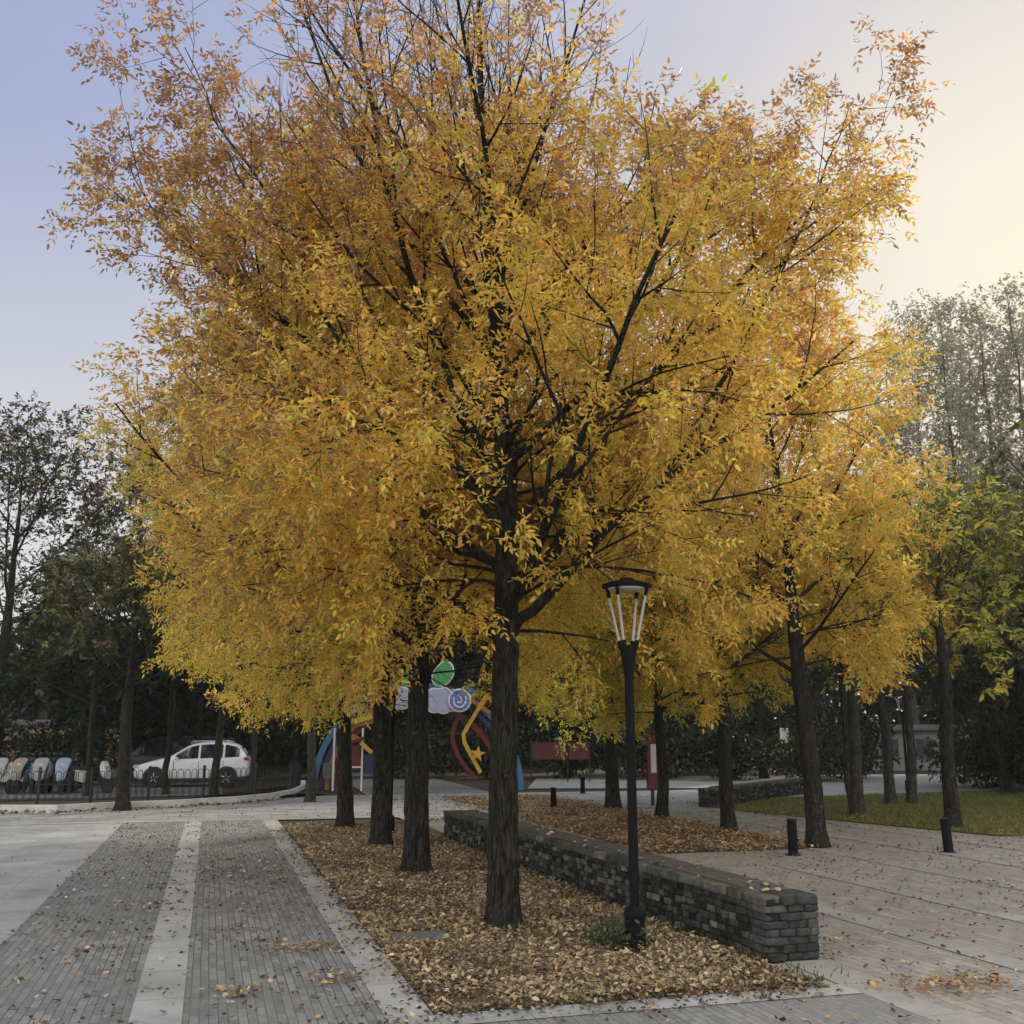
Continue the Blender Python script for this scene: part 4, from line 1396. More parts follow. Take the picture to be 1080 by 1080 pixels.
ins = (AB[:, 0] > 2.3) & (AB[:, 0] < 3.1) & (AB[:, 1] > 0.7) & (AB[:, 1] < 11.3)
litter('scattered_leaves', AB[~ins], DARKD + DRY, 0.03, 0.06, 0.012, 'single dry leaves scattered over the paving', 4, 0.55, [3, 4, 4, 3, 1, 1, 1, 1, 1, 1, 1])
# swept heaps
hp = [(np.array([3.75, -0.25]), 0.30, 0.16, 330), (np.array([-0.62, 2.35]), 0.2, 0.13, 150), (np.array([-0.5, 1.1]), 0.14, 0.18, 80), (np.array([-1.2, 0.9]), 0.12, 0.1, 60), (np.array([-2.6, 0.3]), 0.3, 0.08, 60), (np.array([-0.9, 7.6]), 0.5, 0.25, 180)]
AB = np.concatenate([c + rng.normal(0, 1, (m, 2)) * np.array([sa, sb]) for c, sa, sb, m in hp])
litter('leaf_heaps', AB, DRY + DRY2, 0.035, 0.065, 0.03, 'small drifts of tan leaves blown together on the paving', 6, 0.5)
# leaves along the wall seat
d = np.array(WALL_F) - np.array(WALL_N)
t_ = rng.random(170)
Pw = np.array(WALL_N) + d * t_[:, None] + EA * rng.uniform(0.0, 0.45, (170, 1))
Pw[:, 2] = 0.525
aa = rng.uniform(0, 6.28, 170)
Lw = rng.uniform(0.05, 0.085, 170)
o = leaf_object('seat_leaves', Pw, np.stack([np.cos(aa), np.sin(aa), rng.normal(0, .15, 170)], 1), unit(np.array([0, 0, 1.0]) + rng.normal(0, .35, (170, 3))), Lw, Lw * .5, pick(DRY, 170, rng), M['leaf_dry'])
tag(o, 'dry leaves lying on top of the long stone seat wall', 'fallen leaves', kind='stuff')

# leaves and dirt line along the kerb foot
q = []
for i in range(len(KERB) - 1):
    p0_, p1_ = np.array(KERB[i]), np.array(KERB[i + 1])
    m = int(np.linalg.norm(p1_ - p0_) * 45)
    f = rng.random((m, 1))
    q.append(p0_ * (1 - f) + p1_ * f + np.stack([rng.normal(0, .2, m), -np.abs(rng.normal(0.05, .35, m)), np.zeros(m)], 1))
q = np.concatenate(q)
AB = np.stack([(q - OO) @ EA, (q - OO) @ EB], 1)
litter('kerb_leaves', AB, DARKD, 0.07, 0.12, 0.03, 'dark drift of leaves along the foot of the white kerb', 8, 0.5)


# grass
def blades(name, P, lo, hi, pal, label, seed, w=0.06):
    rg = np.random.default_rng(seed)
    n = len(P)
    D = unit(np.array([0, 0, 1.0]) + rg.normal(0, 0.4, (n, 3)))
    L = rg.uniform(lo, hi, n)
    U = unit(rg.normal(0, 1, (n, 3)) * np.array([1, 1, .1]))
    o = leaf_object(name, P, D, U, L, np.full(n, w * 1.0) * L / hi, pick(pal, n, rg), M['grass'], fold=0.3, curl=0.35)
    return tag(o, label, 'grass', kind='stuff')


GR = [(0.16, 0.18, 0.03), (0.22, 0.22, 0.04), (0.10, 0.12, 0.025), (0.26, 0.21, 0.07)]
n = 26000
a = rng.uniform(10.6, 26, n); b = rng.uniform(3, 21, n)
lo_b = np.where(a < 12.1, 16.4 - (a - 10.6) * 4.9, 9.0 - (a - 12.1) * 0.46)
hi_b = 19.2 + (a - 11.5) * 0.25
k = (b > lo_b + 0.1 + rng.normal(0, .12, n)) & (b < hi_b)
Pg = OO + a[k, None] * EA + b[k, None] * EB
Pg[:, 2] = 0.012
blades('lawn_grass', Pg, 0.03, 0.09, GR, 'sunlit yellow green grass of the lawn on the right', 12, 0.03)
# tufts at the trunk, the lamp and the wall foot
tf = []
for (cx, cy, s, m) in ((-0.25, 9.95, 0.16, 160), (0.15, 9.98, 0.13, 150), (0.02, 9.8, 0.2, 90)):
    tf.append(np.stack([rng.normal(cx, s, m), rng.normal(cy, s * .6, m), np.full(m, 0.012)], 1))
m = 900
t_ = rng.random(m) ** 1.6 * 0.62
Pw = np.array(WALL_N) + d * t_[:, None] + EA * (-0.03 - np.abs(rng.normal(0, 0.06, (m, 1))))
Pw[:, 2] = 0.012
tf.append(Pw)
m = 500
tf.append(np.array([LW(a_, b_, 0.012) for a_, b_ in zip(rng.uniform(0.7, 2.9, m), 0.03 + np.abs(rng.normal(0, .04, m)))]))
m = 300
tf.append(np.array([LW(a_, b_, 0.012) for a_, b_ in zip(rng.normal(2.5, .25, m), 0.25 + rng.normal(0, .16, m))]))
blades('grass_tufts', np.concatenate(tf), 0.02, 0.07, [(0.06, 0.075, 0.02), (0.045, 0.06, 0.018), (0.17, 0.16, 0.05), (0.1, 0.1, 0.03)], 'green tufts growing at the tree foot and along the stone wall', 14, 0.014)

shrub('small_shrub', 'small dark green shrub growing round the foot of the lamp post', (0.86, 9.12, 0), 15, 0.33, 0.22, 0.24, [(0.04, 0.06, 0.02), (0.06, 0.085, 0.03), (0.1, 0.11, 0.05)], 520, 0.05, stems=9)
o = MB().box((0, 0, 0), (0.5, 0.36, 0.03), 0, bev=0.01).build('concrete_cover', M['cover'])
o.location = LW(0.42, 2.55, 0.012); o.rotation_euler = (0, 0, TH)
tag(o, 'grey concrete cover slab lying flush among the fallen leaves', 'cover slab')


# ==================================================================================================
#                                       STREET FURNITURE
# ==================================================================================================
def lamp(label, loc_, s=1.0):
    r = thing('street_lamp', label, 'lamp post', loc_, group='black lamp posts with four white tubes', sc=s)
    MB().lathe([(0.105, 0), (0.105, 0.02), (0.088, 0.03), (0.086, 0.27), (0.096, 0.275), (0.097, 0.295), (0.085, 0.315), (0.06, 0.335), (0.052, 0.35)], 24).build('base', M['iron'], r, True, autos=R(35))
    MB().lathe([(0.042, 0.34), (0.04, 2.26), (0.052, 2.34), (0.075, 2.50), (0.078, 2.53), (0.0, 2.53)], 20).build('pole', M['iron'], r, True, autos=R(35))
    for k in range(4):
        a = R(45 + 90 * k + 12)
        c, s_ = math.cos(a), math.sin(a)
        MB().tube([(c * .074, s_ * .074, 2.49), (c * .088, s_ * .088, 2.575)], 0.019, 10).build('socket', M['iron'], r, True, autos=R(35))
        tb = MB().tube([(c * .087, s_ * .087, 2.56), (c * .186, s_ * .186, 2.99)], 0.0125, 10).build('light_tube', M['tube_white'], r, True, autos=R(35))
        MB().tube([(c * .18, s_ * .18, 2.965), (c * .198, s_ * .198, 3.045)], 0.018, 10).build('end_cap', M['iron'], tb, True, autos=R(35))
    MB().lathe([(0.0, 3.02), (0.155, 3.02), (0.175, 3.045)], 32).build('lens', M['lens'], r, True)
    MB().lathe([(0.176, 3.04), (0.225, 3.05), (0.225, 3.072), (0.15, 3.095), (0.07, 3.115), (0.06, 3.13), (0.0, 3.135)], 32).build('shade', M['iron'], r, True, autos=R(35))
    return r


lp = lamp('black lamp post standing in the leaf bed beside the stone wall, the nearest lamp', (1.03, 9.11, 0))
dup(lp, (-2.22, 19.42, 0), 0.3, 'black lamp post between two trunks of the left row')
dup(lp, (12.9, 34.5, 0), 0.8, 'far lamp post in the shade behind the lawn trees, its white tubes showing')


def bollard(label, loc_, h=0.52, tilt=0.0, rz=0.0):
    r = thing('bollard', label, 'bollard', loc_, rz, group='short black bollards on the paving')
    r.rotation_euler = (0, tilt, rz)
    MB().lathe([(0.1, 0), (0.1, 0.012), (0.074, 0.018), (0.072, h - 0.06), (0.064, h - 0.055), (0.064, h - 0.045), (0.073, h - 0.04), (0.073, h - 0.008), (0.066, h)], 20).build('post', M['iron'], r, True, autos=R(35))
    MB().lathe([(0.105, -0.002), (0.105, 0.016), (0.08, 0.02)], 20).build('foot_plate', M['iron_fence'], r, True, autos=R(35))
    MB().lathe([(0.0665, h - 0.004), (0.06, h + 0.008), (0, h + 0.012)], 20).build('cap', M['iron_fence'], r, True, autos=R(35))
    return r


bollard('black bollard at the near edge of the right leaf bed, in front of a trunk', (4.22, 16.10, 0))
bollard('slightly leaning black bollard at the right near the lawn', (6.71, 16.48, 0), 0.5, R(-3), 0.2)
bollard('short dark bollard on the far path behind the stone wall end', (1.02, 26.10, 0), 0.5)
bollard('tiny distant bollard near the dark trees beyond the far path', (2.2, 33.0, 0), 0.5)


# red notice board on a post
r = thing('notice_board', 'narrow red notice board with a white panel beside a slim trunk', 'sign', (3.62, 27.3, 0), R(25))
MB().box((0, 0, 0.2), (0.07, 0.07, 0.40), bev=0.006).build('post', M['plastic'], r)
MB().box((0, 0, 1.10), (0.30, 0.10, 1.42), bev=0.02).build('casing', M['red'], r)
MB().box((0.02, -0.054, 1.18), (0.16, 0.01, 0.72)).build('white_panel', M['white'], r)
MB().box((0, 0, 1.835), (0.34, 0.14, 0.03), bev=0.006).build('cap', M['red'], r)

# red banner on the shaded fence
r = thing('red_banner', 'dull red banner stretched between posts in the dark wood behind', 'banner', at(592, 792, 41.3) * np.array([1, 1, 0]), 0)
zc = float(at(592, 792, 41.3)[2])
for x0, x1 in ((-1.14, 0.18), (0.3, 1.06)):
    mb = MB()
    for i in range(8):
        xa, xb = x0 + (x1 - x0) * i / 8, x0 + (x1 - x0) * (i + 1) / 8
        ya, yb = 0.02 * math.sin(i * 1.7), 0.02 * math.sin((i + 1) * 1.7)
        mb.add([(xa, ya, zc - .33), (xb, yb, zc - .33), (xb, yb, zc + .33), (xa, ya, zc + .33), (xa, ya + .012, zc - .33), (xb, yb + .012, zc - .33), (xb, yb + .012, zc + .33), (xa, ya + .012, zc + .33)], [(0, 1, 2, 3), (7, 6, 5, 4), (3, 2, 6, 7), (1, 0, 4, 5)] + ([(0, 3, 7, 4)] if i == 0 else []) + ([(2, 1, 5, 6)] if i == 7 else []))
    mb.build('cloth', M['dull_red'], r, False)
for x in (-1.18, 0.24, 1.1):
    MB().tube([(x, 0.05, 0), (x, 0.05, zc + .4)], 0.03, 8).build('post', M['iron_fence'], r, True, autos=R(35))


# ------------------------------------------------------------------ children's gate
AY = 35.0
g0 = at(440, 832, AY)
gate = thing('decorated_gate', 'colourful arched gate with a white cloud board, zigzag and star behind the left row', 'gate', (g0[0], AY, 0))


def gp(px, py):
    p = at(px, py, AY)
    return (p[0] - g0[0], p[2])


def smooth_poly(pts, n=6, closed=False):
    """Catmull-Rom through x,z points"""
    out = []
    m = len(pts)
    rngi = range(m if closed else m - 1)
    for i in rngi:
        p = [pts[(i + k - 1) % m] if closed else pts[min(max(i + k - 1, 0), m - 1)] for k in range(4)]
        for j in range(n):
            t = j / n
            out.append(tuple(0.5 * ((2 * p[1][c]) + (-p[0][c] + p[2][c]) * t + (2 * p[0][c] - 5 * p[1][c] + 4 * p[2][c] - p[3][c]) * t * t + (-p[0][c] + 3 * p[1][c] - 3 * p[2][c] + p[3][c]) * t ** 3) for c in (0, 1)))
    if not closed: out.append(pts[-1])
    return out


def arc(cx, rx, rz, a0, a1, n=26):
    return [(cx + rx * math.cos(R(a0 + (a1 - a0) * i / n)), rz * math.sin(R(a0 + (a1 - a0) * i / n))) for i in range(n + 1)]


MB().band(arc(0, 3.42, 3.40, 0, 180, 40), 0.20, -0.06, 0.06).build('blue_arch', M['blue'], gate)
MB().band(arc(0, 3.16, 3.14, 0, 180, 40), 0.14, -0.05, 0.07).build('navy_arch', M['navy'], gate)
MB().band(arc(0, 2.98, 2.96, 62, 180, 30), 0.16, -0.07, 0.06).build('yellow_arch', M['orange'], gate)
MB().band(arc(0, 2.78, 2.76, 0, 180, 40), 0.18, -0.05, 0.05).build('red_arch', M['red'], gate)
MB().band([gp(496, 734), gp(514.5, 731), gp(489, 774), gp(490, 783), gp(507, 815)], 0.13, -0.17, -0.09).build('yellow_zigzag', M['yellow'], gate)
MB().band(smooth_poly([gp(486, 748), gp(479, 768), gp(478, 783), gp(487, 803), gp(501, 820)], 5), 0.14, -0.10, -0.02).build('red_ribbon', M['red'], gate)
MB().band([gp(489, 724), gp(503, 731)], 0.14, -0.14, -0.10).build('blue_ribbon', M['blue'], gate)
MB().band([gp(497, 738), gp(517, 752)], 0.13, -0.13, -0.09).build('orange_ribbon', M['orange'], gate)
sx, sz = gp(504, 795)
MB().prism([(sx + (0.28 if i % 2 == 0 else 0.11) * math.sin(R(36 * i + 8)), sz + (0.28 if i % 2 == 0 else 0.11) * math.cos(R(36 * i + 8))) for i in range(10)], -0.22, -0.17).build('star', M['yellow'], gate)
MB().tube([(sx + .02, -0.17, sz), (sx + .08, -0.05, sz + .02)], 0.02, 6).build('star_bracket', M['iron_fence'], gate)


def grown(pts, k):
    cx = sum(p[0] for p in pts) / len(pts); cz = sum(p[1] for p in pts) / len(pts)
    return [(cx + (x - cx) * (1 + k), cz + (z - cz) * (1 + k)) for x, z in pts]


def scallop(cx, cz, rx, rz, n, amp):
    out = []
    for i in range(n * 6):
        a = 2 * math.pi * i / (n * 6)
        q = 1 + amp * abs(math.sin(a * n / 2))
        out.append((cx + rx * q * math.cos(a), cz + rz * q * math.sin(a)))
    return out


def board(shape, name, mat, y, edge=None):
    e = MB().prism(grown(shape, 0.12)[::-1], y, y + 0.05).build(name, M[edge or 'white'], gate)
    MB().prism(shape[::-1], y - 0.02, y - 0.002).build(name + '_face', mat, e)
    return e


c = gp(466, 739); board(scallop(c[0], c[1], 0.62, 0.36, 11, 0.12), 'cloud_board', M['lilac'], -0.30)
c = gp(485.5, 739)
badge = MB().lathe([(0.0, 0), (0.39, 0), (0.39, 0.05), (0, 0.05)], 28, (c[0], -0.40, c[1]), 'y').build('round_badge', M['white'], gate)
MB().lathe([(0.0, 0), (0.33, 0), (0.33, 0.03), (0, 0.03)], 28, (c[0], -0.43, c[1]), 'y').build('badge_disc', M['navy'] if False else M['blue_badge'] if 'blue_badge' in M else plain('badge_blue', (0.10, 0.15, 0.42), 0.5, var=0.1, bump=0), badge)
mk = MB()
mk.band(smooth_poly([(c[0] - .20, c[1] + .10), (c[0] - .16, c[1] - .14), (c[0] + .04, c[1] - .22), (c[0] + .2, c[1] - .06), (c[0] + .2, c[1] + .14)], 5), 0.05, -0.445, -0.432)
mk.band(smooth_poly([(c[0] - .06, c[1] + .2), (c[0] + .05, c[1] + .08), (c[0] + .06, c[1] - .06), (c[0] - .08, c[1] - .06)], 5), 0.045, -0.445, -0.432)
mk.build('badge_mark', M['white'], badge)
c = gp(424, 737)
S2 = smooth_poly([gp(417, 733), gp(421, 727), gp(428, 726), gp(433, 731), gp(430, 737), gp(433, 742), gp(428, 747), gp(420, 747), gp(416, 742), gp(419, 738)], 4, True)
board(S2, 'small_cloud_board', M['lilac'], -0.30)
S3 = smooth_poly([gp(430, 699), gp(434, 705), gp(435, 715), gp(436, 723), gp(427, 722), gp(425, 717), gp(429, 711)], 4, True)
board(S3, 'green_leaf_board', M['green'], -0.30)
S4 = smooth_poly([gp(460, 707), gp(470, 698), gp(477, 703), gp(478, 712), gp(472, 721), gp(462, 723), gp(457, 716)], 4, True)
board(S4, 'green_round_board', M['green'], -0.30)
MB().tube([gp(440, 760)[:1] + (-0.12,) + gp(440, 760)[1:], gp(440, 700)[:1] + (-0.12,) + gp(440, 700)[1:]], 0.04, 8).build('board_post', M['iron_fence'], gate)

# play structure left of the gate
py_ = thing('play_panel', 'red and orange play structure with white posts left of the gate opening', 'play structure', (at(372, 832, 34.4)[0], 34.4, 0))
x0 = at(372, 832, 34.4)[0]


def pq(px, py):
    p = at(px, py, 34.4)
    return (p[0] - x0, p[2])


MB().prism([pq(366, 786), pq(380, 786), pq(380, 812), pq(366, 812)], 0, 0.06).build('red_panel', M['red'], py_)
MB().prism([pq(366, 771), pq(385, 780), pq(366, 785)], -0.09, -0.03).build('orange_pennant', M['orange'], py_)
MB().band([pq(366, 762), pq(393, 756)], 0.15, -0.02, 0.05).build('yellow_beam', M['yellow'], py_)
MB().band([pq(366, 767), pq(393, 761)], 0.12, 0.06, 0.10).build('orange_beam', M['orange'], py_)
MB().band([pq(381, 783), pq(393, 794)], 0.13, -0.16, -0.10).build('yellow_slide', M['yellow'], py_)
MB().band([pq(366, 785), pq(385, 778)], 0.1, -0.13, -0.095).build('red_beam', M['red'], py_)
for px in (382, 352):
    x = pq(px, 800)[0]
    MB().tube([(x, -0.02, 0), (x, -0.02, pq(px, 768)[1])], 0.035, 8).build('white_post', M['white'], py_, True, autos=R(35))
MB().prism([pq(384, 796), pq(393, 796), pq(393, 816), pq(384, 816)], -0.02, 0.05).build('navy_panel', M['navy'], py_)
MB().band([pq(366, 809), pq(382, 809)], 0.05, -0.08, -0.04).build('rail', M['white'], py_)
MB().prism([pq(339, 805), pq(352, 805), pq(352, 822), pq(339, 822)], 0.3, 0.36).build('grey_panel', M['cover'], py_)


# ------------------------------------------------------------------ hoop fence
def hoop_fence(label, pts, h=0.82):
    root = thing('hoop_fence', label, 'fence', pts[0])
    o = Vector(pts[0])
    hoops = MB()
    rails = MB()
    for i in range(len(pts) - 1):
        a, b = Vector(pts[i]) - o, Vector(pts[i + 1]) - o
        L = (b - a).length
        nP = max(1, round(L / 1.7))
        for k in range(nP):
            p = a.lerp(b, k / nP)
            MB().box((p.x, p.y, h * .5 + .03), (0.06, 0.06, h + 0.14), math.atan2((b - a).y, (b - a).x), bev=0.008).build('post', M['iron_fence'], root)
        for z in (0.12, h * 0.6):
            rails.tube([a + Vector((0, 0, z)), b + Vector((0, 0, z))], 0.014, 6)
        m = int(L / 0.17)
        for k in range(m):
            p, q_ = a.lerp(b, (k + .12) / m), a.lerp(b, (k + .88) / m)
            mid = p.lerp(q_, .5); rr = (q_ - p).length / 2; ax = (q_ - p).normalized()
            hp_ = [p + Vector((0, 0, 0.1))] + [mid - ax * rr * math.cos(R(180 * t / 6)) + Vector((0, 0, h - rr + rr * math.sin(R(180 * t / 6)))) for t in range(7)] + [q_ + Vector((0, 0, 0.1))]
            hoops.tube(hp_, 0.0095, 5, cap=False)
    hoops.build('hoops', M['iron_fence'], root, True)
    rails.build('rails', M['iron_fence'], root, True, autos=R(35))
    return root


fp = []
for p in KERB[:-2]:
    v = Vector((p.x, p.y + 0, 0.05)) + Vector((0.0, 1.9, 0))
    fp.append(v)
fp[-1] = fp[-1] + Vector((-0.4, 0.6, 0))
hoop_fence('black hoop topped railing running behind the white kerb in front of the car and scooters', fp)


# ------------------------------------------------------------------ cars
def car(name, label, loc_, rz, paint, van=False, group='parked vehicles in the car park'):
    root = thing(name, label, 'car', loc_, rz, group=group)
    if not van:
        st = [(-2.14, .42, .58, .62, .62), (-2.08, .30, .68, .72, .74), (-1.95, .24, .78, .80, .82), (-1.5, .22, .86, .93, .87), (-1.0, .22, .92, 1.02, .88), (-0.72, .22, .94, 1.14, .885), (-0.40, .22, .955, 1.36, .89), (-0.10, .22, .965, 1.52, .89), (0.25, .22, .975, 1.60, .89), (0.75, .22, .985, 1.62, .89), (1.25, .22, 1.0, 1.60, .885), (1.62, .24, 1.02, 1.53, .87), (1.85, .26, 1.03, 1.38, .85), (2.02, .30, 1.0, 1.12, .83), (2.12, .40, .84, .90, .78)]
        topk = .70
    else:
        st = [(-2.3, .42, .7, .74, .66), (-2.22, .30, .95, 1.0, .8), (-2.0, .25, 1.06, 1.14, .86), (-1.7, .23, 1.08, 1.34, .88), (-1.35, .23, 1.08, 1.72, .89), (-1.0, .23, 1.1, 1.86, .89), (0, .23, 1.1, 1.92, .89), (1.4, .23, 1.1, 1.9, .89), (2.1, .25, 1.1, 1.84, .87), (2.3, .3, 1.08, 1.7, .85), (2.36, .42, .9, 1.0, .8)]
        topk = .82
    V, F = [], []
    rows = []
    for x, zl, zb, zt, w in st:
        cab = max(0.0, min(1.0, (zt - zb - 0.08) / 0.4))
        wt = w * (1 - (1 - topk) * cab) - 0.05
        zm = zl + (zb - zl) * 0.5
        half = [(w * .80, zl), (w * .97, zl + .07), (w, zm), (w * .985, zb - .02), (w * .965, zb), (wt + .03, zt - .05 if cab > .2 else zt - .025), (wt * .86, zt - .008), (wt * .4, zt + .012)]
        ring = [(x, -y, z) for y, z in half] + [(x, y, z) for y, z in half[::-1]]
        rows.append(ring); V += ring
    n = len(rows[0])
    for i in range(len(rows) - 1):
        for k in range(n):
            j = (k + 1) % n
            F.append((i * n + k, i * n + j, i * n + n + j, i * n + n + k))
    F += [tuple(range(n - 1, -1, -1)), tuple(range((len(rows) - 1) * n, len(rows) * n))]
    F = [f[::-1] for f in F]
    mb = MB(); mb.add(V, F)
    body = mb.build('body', M[paint], root, True, autos=R(38))
    sub = body.modifiers.new('sub', 'SUBSURF'); sub.levels = 1; sub.render_levels = 1

    def side(x):
        for i in range(len(st) - 1):
            if st[i][0] <= x <= st[i + 1][0]:
                f = (x - st[i][0]) / (st[i + 1][0] - st[i][0])
                q = [st[i][k] + (st[i + 1][k] - st[i][k]) * f for k in range(5)]
                cab = max(0.0, min(1.0, (q[3] - q[2] - .08) / .4))
                return q[2], q[3], q[4] * .965, q[4] * (1 - (1 - topk) * cab) - .02
        return st[-1][2], st[-1][3], st[-1][4], st[-1][4]
    wins = [(-0.62, 0.22), (0.30, 1.12), (1.20, 1.74)] if not van else [(-1.5, -0.7), (-0.6, 0.7), (0.8, 2.0)]
    for sgn in (-1, 1):
        for x0_, x1_ in wins:
            mb = MB(); vs = []; m = 6
            for i in range(m + 1):
                x = x0_ + (x1_ - x0_) * i / m
                zb, zt, wb, wt = side(x)
                za, zc_ = zb + .045, max(zb + .06, zt - .10)
                for z in (za, zc_):
                    f = (z - zb) / max(.05, zt - .05 - zb)
                    vs.append((x, sgn * (wb + (wt - wb) * min(1, f) + 0.012), z))
            mb.add(vs, [(2 * i, 2 * i + 2, 2 * i + 3, 2 * i + 1) if sgn < 0 else (2 * i + 1, 2 * i + 3, 2 * i + 2, 2 * i) for i in range(m)])
            mb.build('side_window', M['glass'], root)
        # door seams and handles
        for x in ((-0.66, 0.26, 1.16) if not van else (-1.0, 0.1)):
            MB().box((x, sgn * .893, .62), (0.012, 0.012, 0.62)).build('door_seam', M['plastic'], root)
        for x in ((0.08, 0.98) if not van else (-0.2,)):
            MB().box((x, sgn * .90, .86), (0.16, 0.03, 0.028), bev=.008).build('door_handle', M[paint], root)
        MB().box((-0.55 if not van else -1.4, sgn * 0.98, 1.02 if not van else 1.2), (0.12, 0.17, 0.12), bev=.035).build('door_mirror', M[paint], root, True, autos=R(40))
        MB().box((0.0, sgn * .86, .27), (2.0, 0.06, 0.09), bev=.02).build('sill', M['plastic'], root)
        hl = MB().box((-1.98 if not van else -2.14, sgn * .62, .73 if not van else .84), (0.26, 0.3, 0.13), sgn * R(28), bev=.04)
        hl.build('headlight', M['lamp_glass'], root, True, autos=R(40))
        MB().box((1.98 if not van else 2.3, sgn * .72, .98), (0.2, 0.18, 0.17), -sgn * R(20), bev=.04).build('tail_light', M['red_lamp'], root, True, autos=R(40))
        if not van:
            MB().tube([(-0.1, sgn * .56, 1.55), (0.0, sgn * .57, 1.63), (1.2, sgn * .57, 1.645), (1.45, sgn * .56, 1.585)], 0.018, 6).build('roof_rail', M['alloy'], root, True)
        for x in ((-1.34, 1.30) if not van else (-1.5, 1.45)):
            wh = MB().lathe([(0.20, -0.10), (0.31, -0.10), (0.335, -0.07), (0.335, 0.07), (0.31, 0.10), (0.20, 0.10)], 28, (x, sgn * .85, .335), 'y').build('wheel', M['rubber'], root, True, autos=R(35))
            yo = sgn * .935
            rim = MB().lathe([(0.0, -0.012), (0.19, -0.012), (0.215, 0.004), (0.215, 0.012), (0.19, 0.012), (0.185, -0.004), (0.0, -0.004)][::-1 if sgn < 0 else 1], 28, (x, yo, .335), 'y')
            rim.lathe([(0.0, -.012), (0.055, -.012), (0.055, .014), (0, .014)], 12, (x, yo, .335), 'y')
            for k in range(5):
                a_ = R(72 * k + 18)
                p0_ = (x + .05 * math.cos(a_), yo + sgn * .008, .335 + .05 * math.sin(a_)); p1_ = (x + .2 * math.cos(a_), yo + sgn * .008, .335 + .2 * math.sin(a_))
                rim.tube([p0_, p1_], [0.026, 0.02], 6)
            rim.build('rim', M['alloy'], wh)
            MB().band(arc(x, .385, .385, 4, 176, 16), 0.05, 0.0, 0.001) if False else None
            ar = MB().lathe([(0.0, -.02), (0.38, -.02), (0.38, .02), (0, .02)], 28, (x, sgn * .875, .335), 'y')
            ar.band([(px_, pz_ + .335) for px_, pz_ in arc(x, .375, .375, -12, 192, 18)], 0.06, sgn * .885 - .02, sgn * .885 + .02)
            ar.build('wheel_arch', M['plastic'], root)
    # glass front and rear, grille, bumper line
    a_, b_ = (st[4], st[7]) if not van else (st[2], st[5])
    MB().add([(a_[0] + .06, -.66, a_[3] + .03), (a_[0] + .06, .66, a_[3] + .03), (b_[0] - .1, .54, b_[3] - .03), (b_[0] - .1, -.54, b_[3] - .03)], [(3, 2, 1, 0)]).build('windscreen', M['glass'], root)
    MB().box((-2.09 if not van else -2.27, 0, .62), (0.06, 0.8, 0.12), bev=.02).build('grille', M['plastic'], root)
    MB().box((-2.06 if not van else -2.24, 0, .40), (0.12, 1.1, 0.13), bev=.03).build('bumper_intake', M['plastic'], root)
    MB().add([(1.80, -.6, 1.42), (1.80, .6, 1.42), (2.04, .66, 1.10), (2.04, -.66, 1.10)] if not van else [(2.31, -.6, 1.66), (2.31, .6, 1.66), (2.36, .62, 1.2), (2.36, -.62, 1.2)], [(0, 3, 2, 1)]).build('rear_window', M['glass'], root)
    return root


CY = 37.6
cx = float(at(205, 829, CY)[0])
car('parked_car', 'white hatchback parked behind the railing, facing left', (cx - 0.05, CY, 0), R(10), 'white_car').scale = (0.92, 0.94, 0.96)
cx = float(at(172, 826, 42.5)[0])
car('parked_van', 'black van standing behind the bonnet of the white hatchback', (cx + .6, 42.3, 0), R(14), 'dark_car', van=True).scale = (0.95, 0.95, 0.9)
cx = float(at(208, 826, 46.5)[0])
car('parked_car', 'blue car hidden behind the white hatchback except its roof', (cx, 46.6, 0), R(8), 'blue_car')


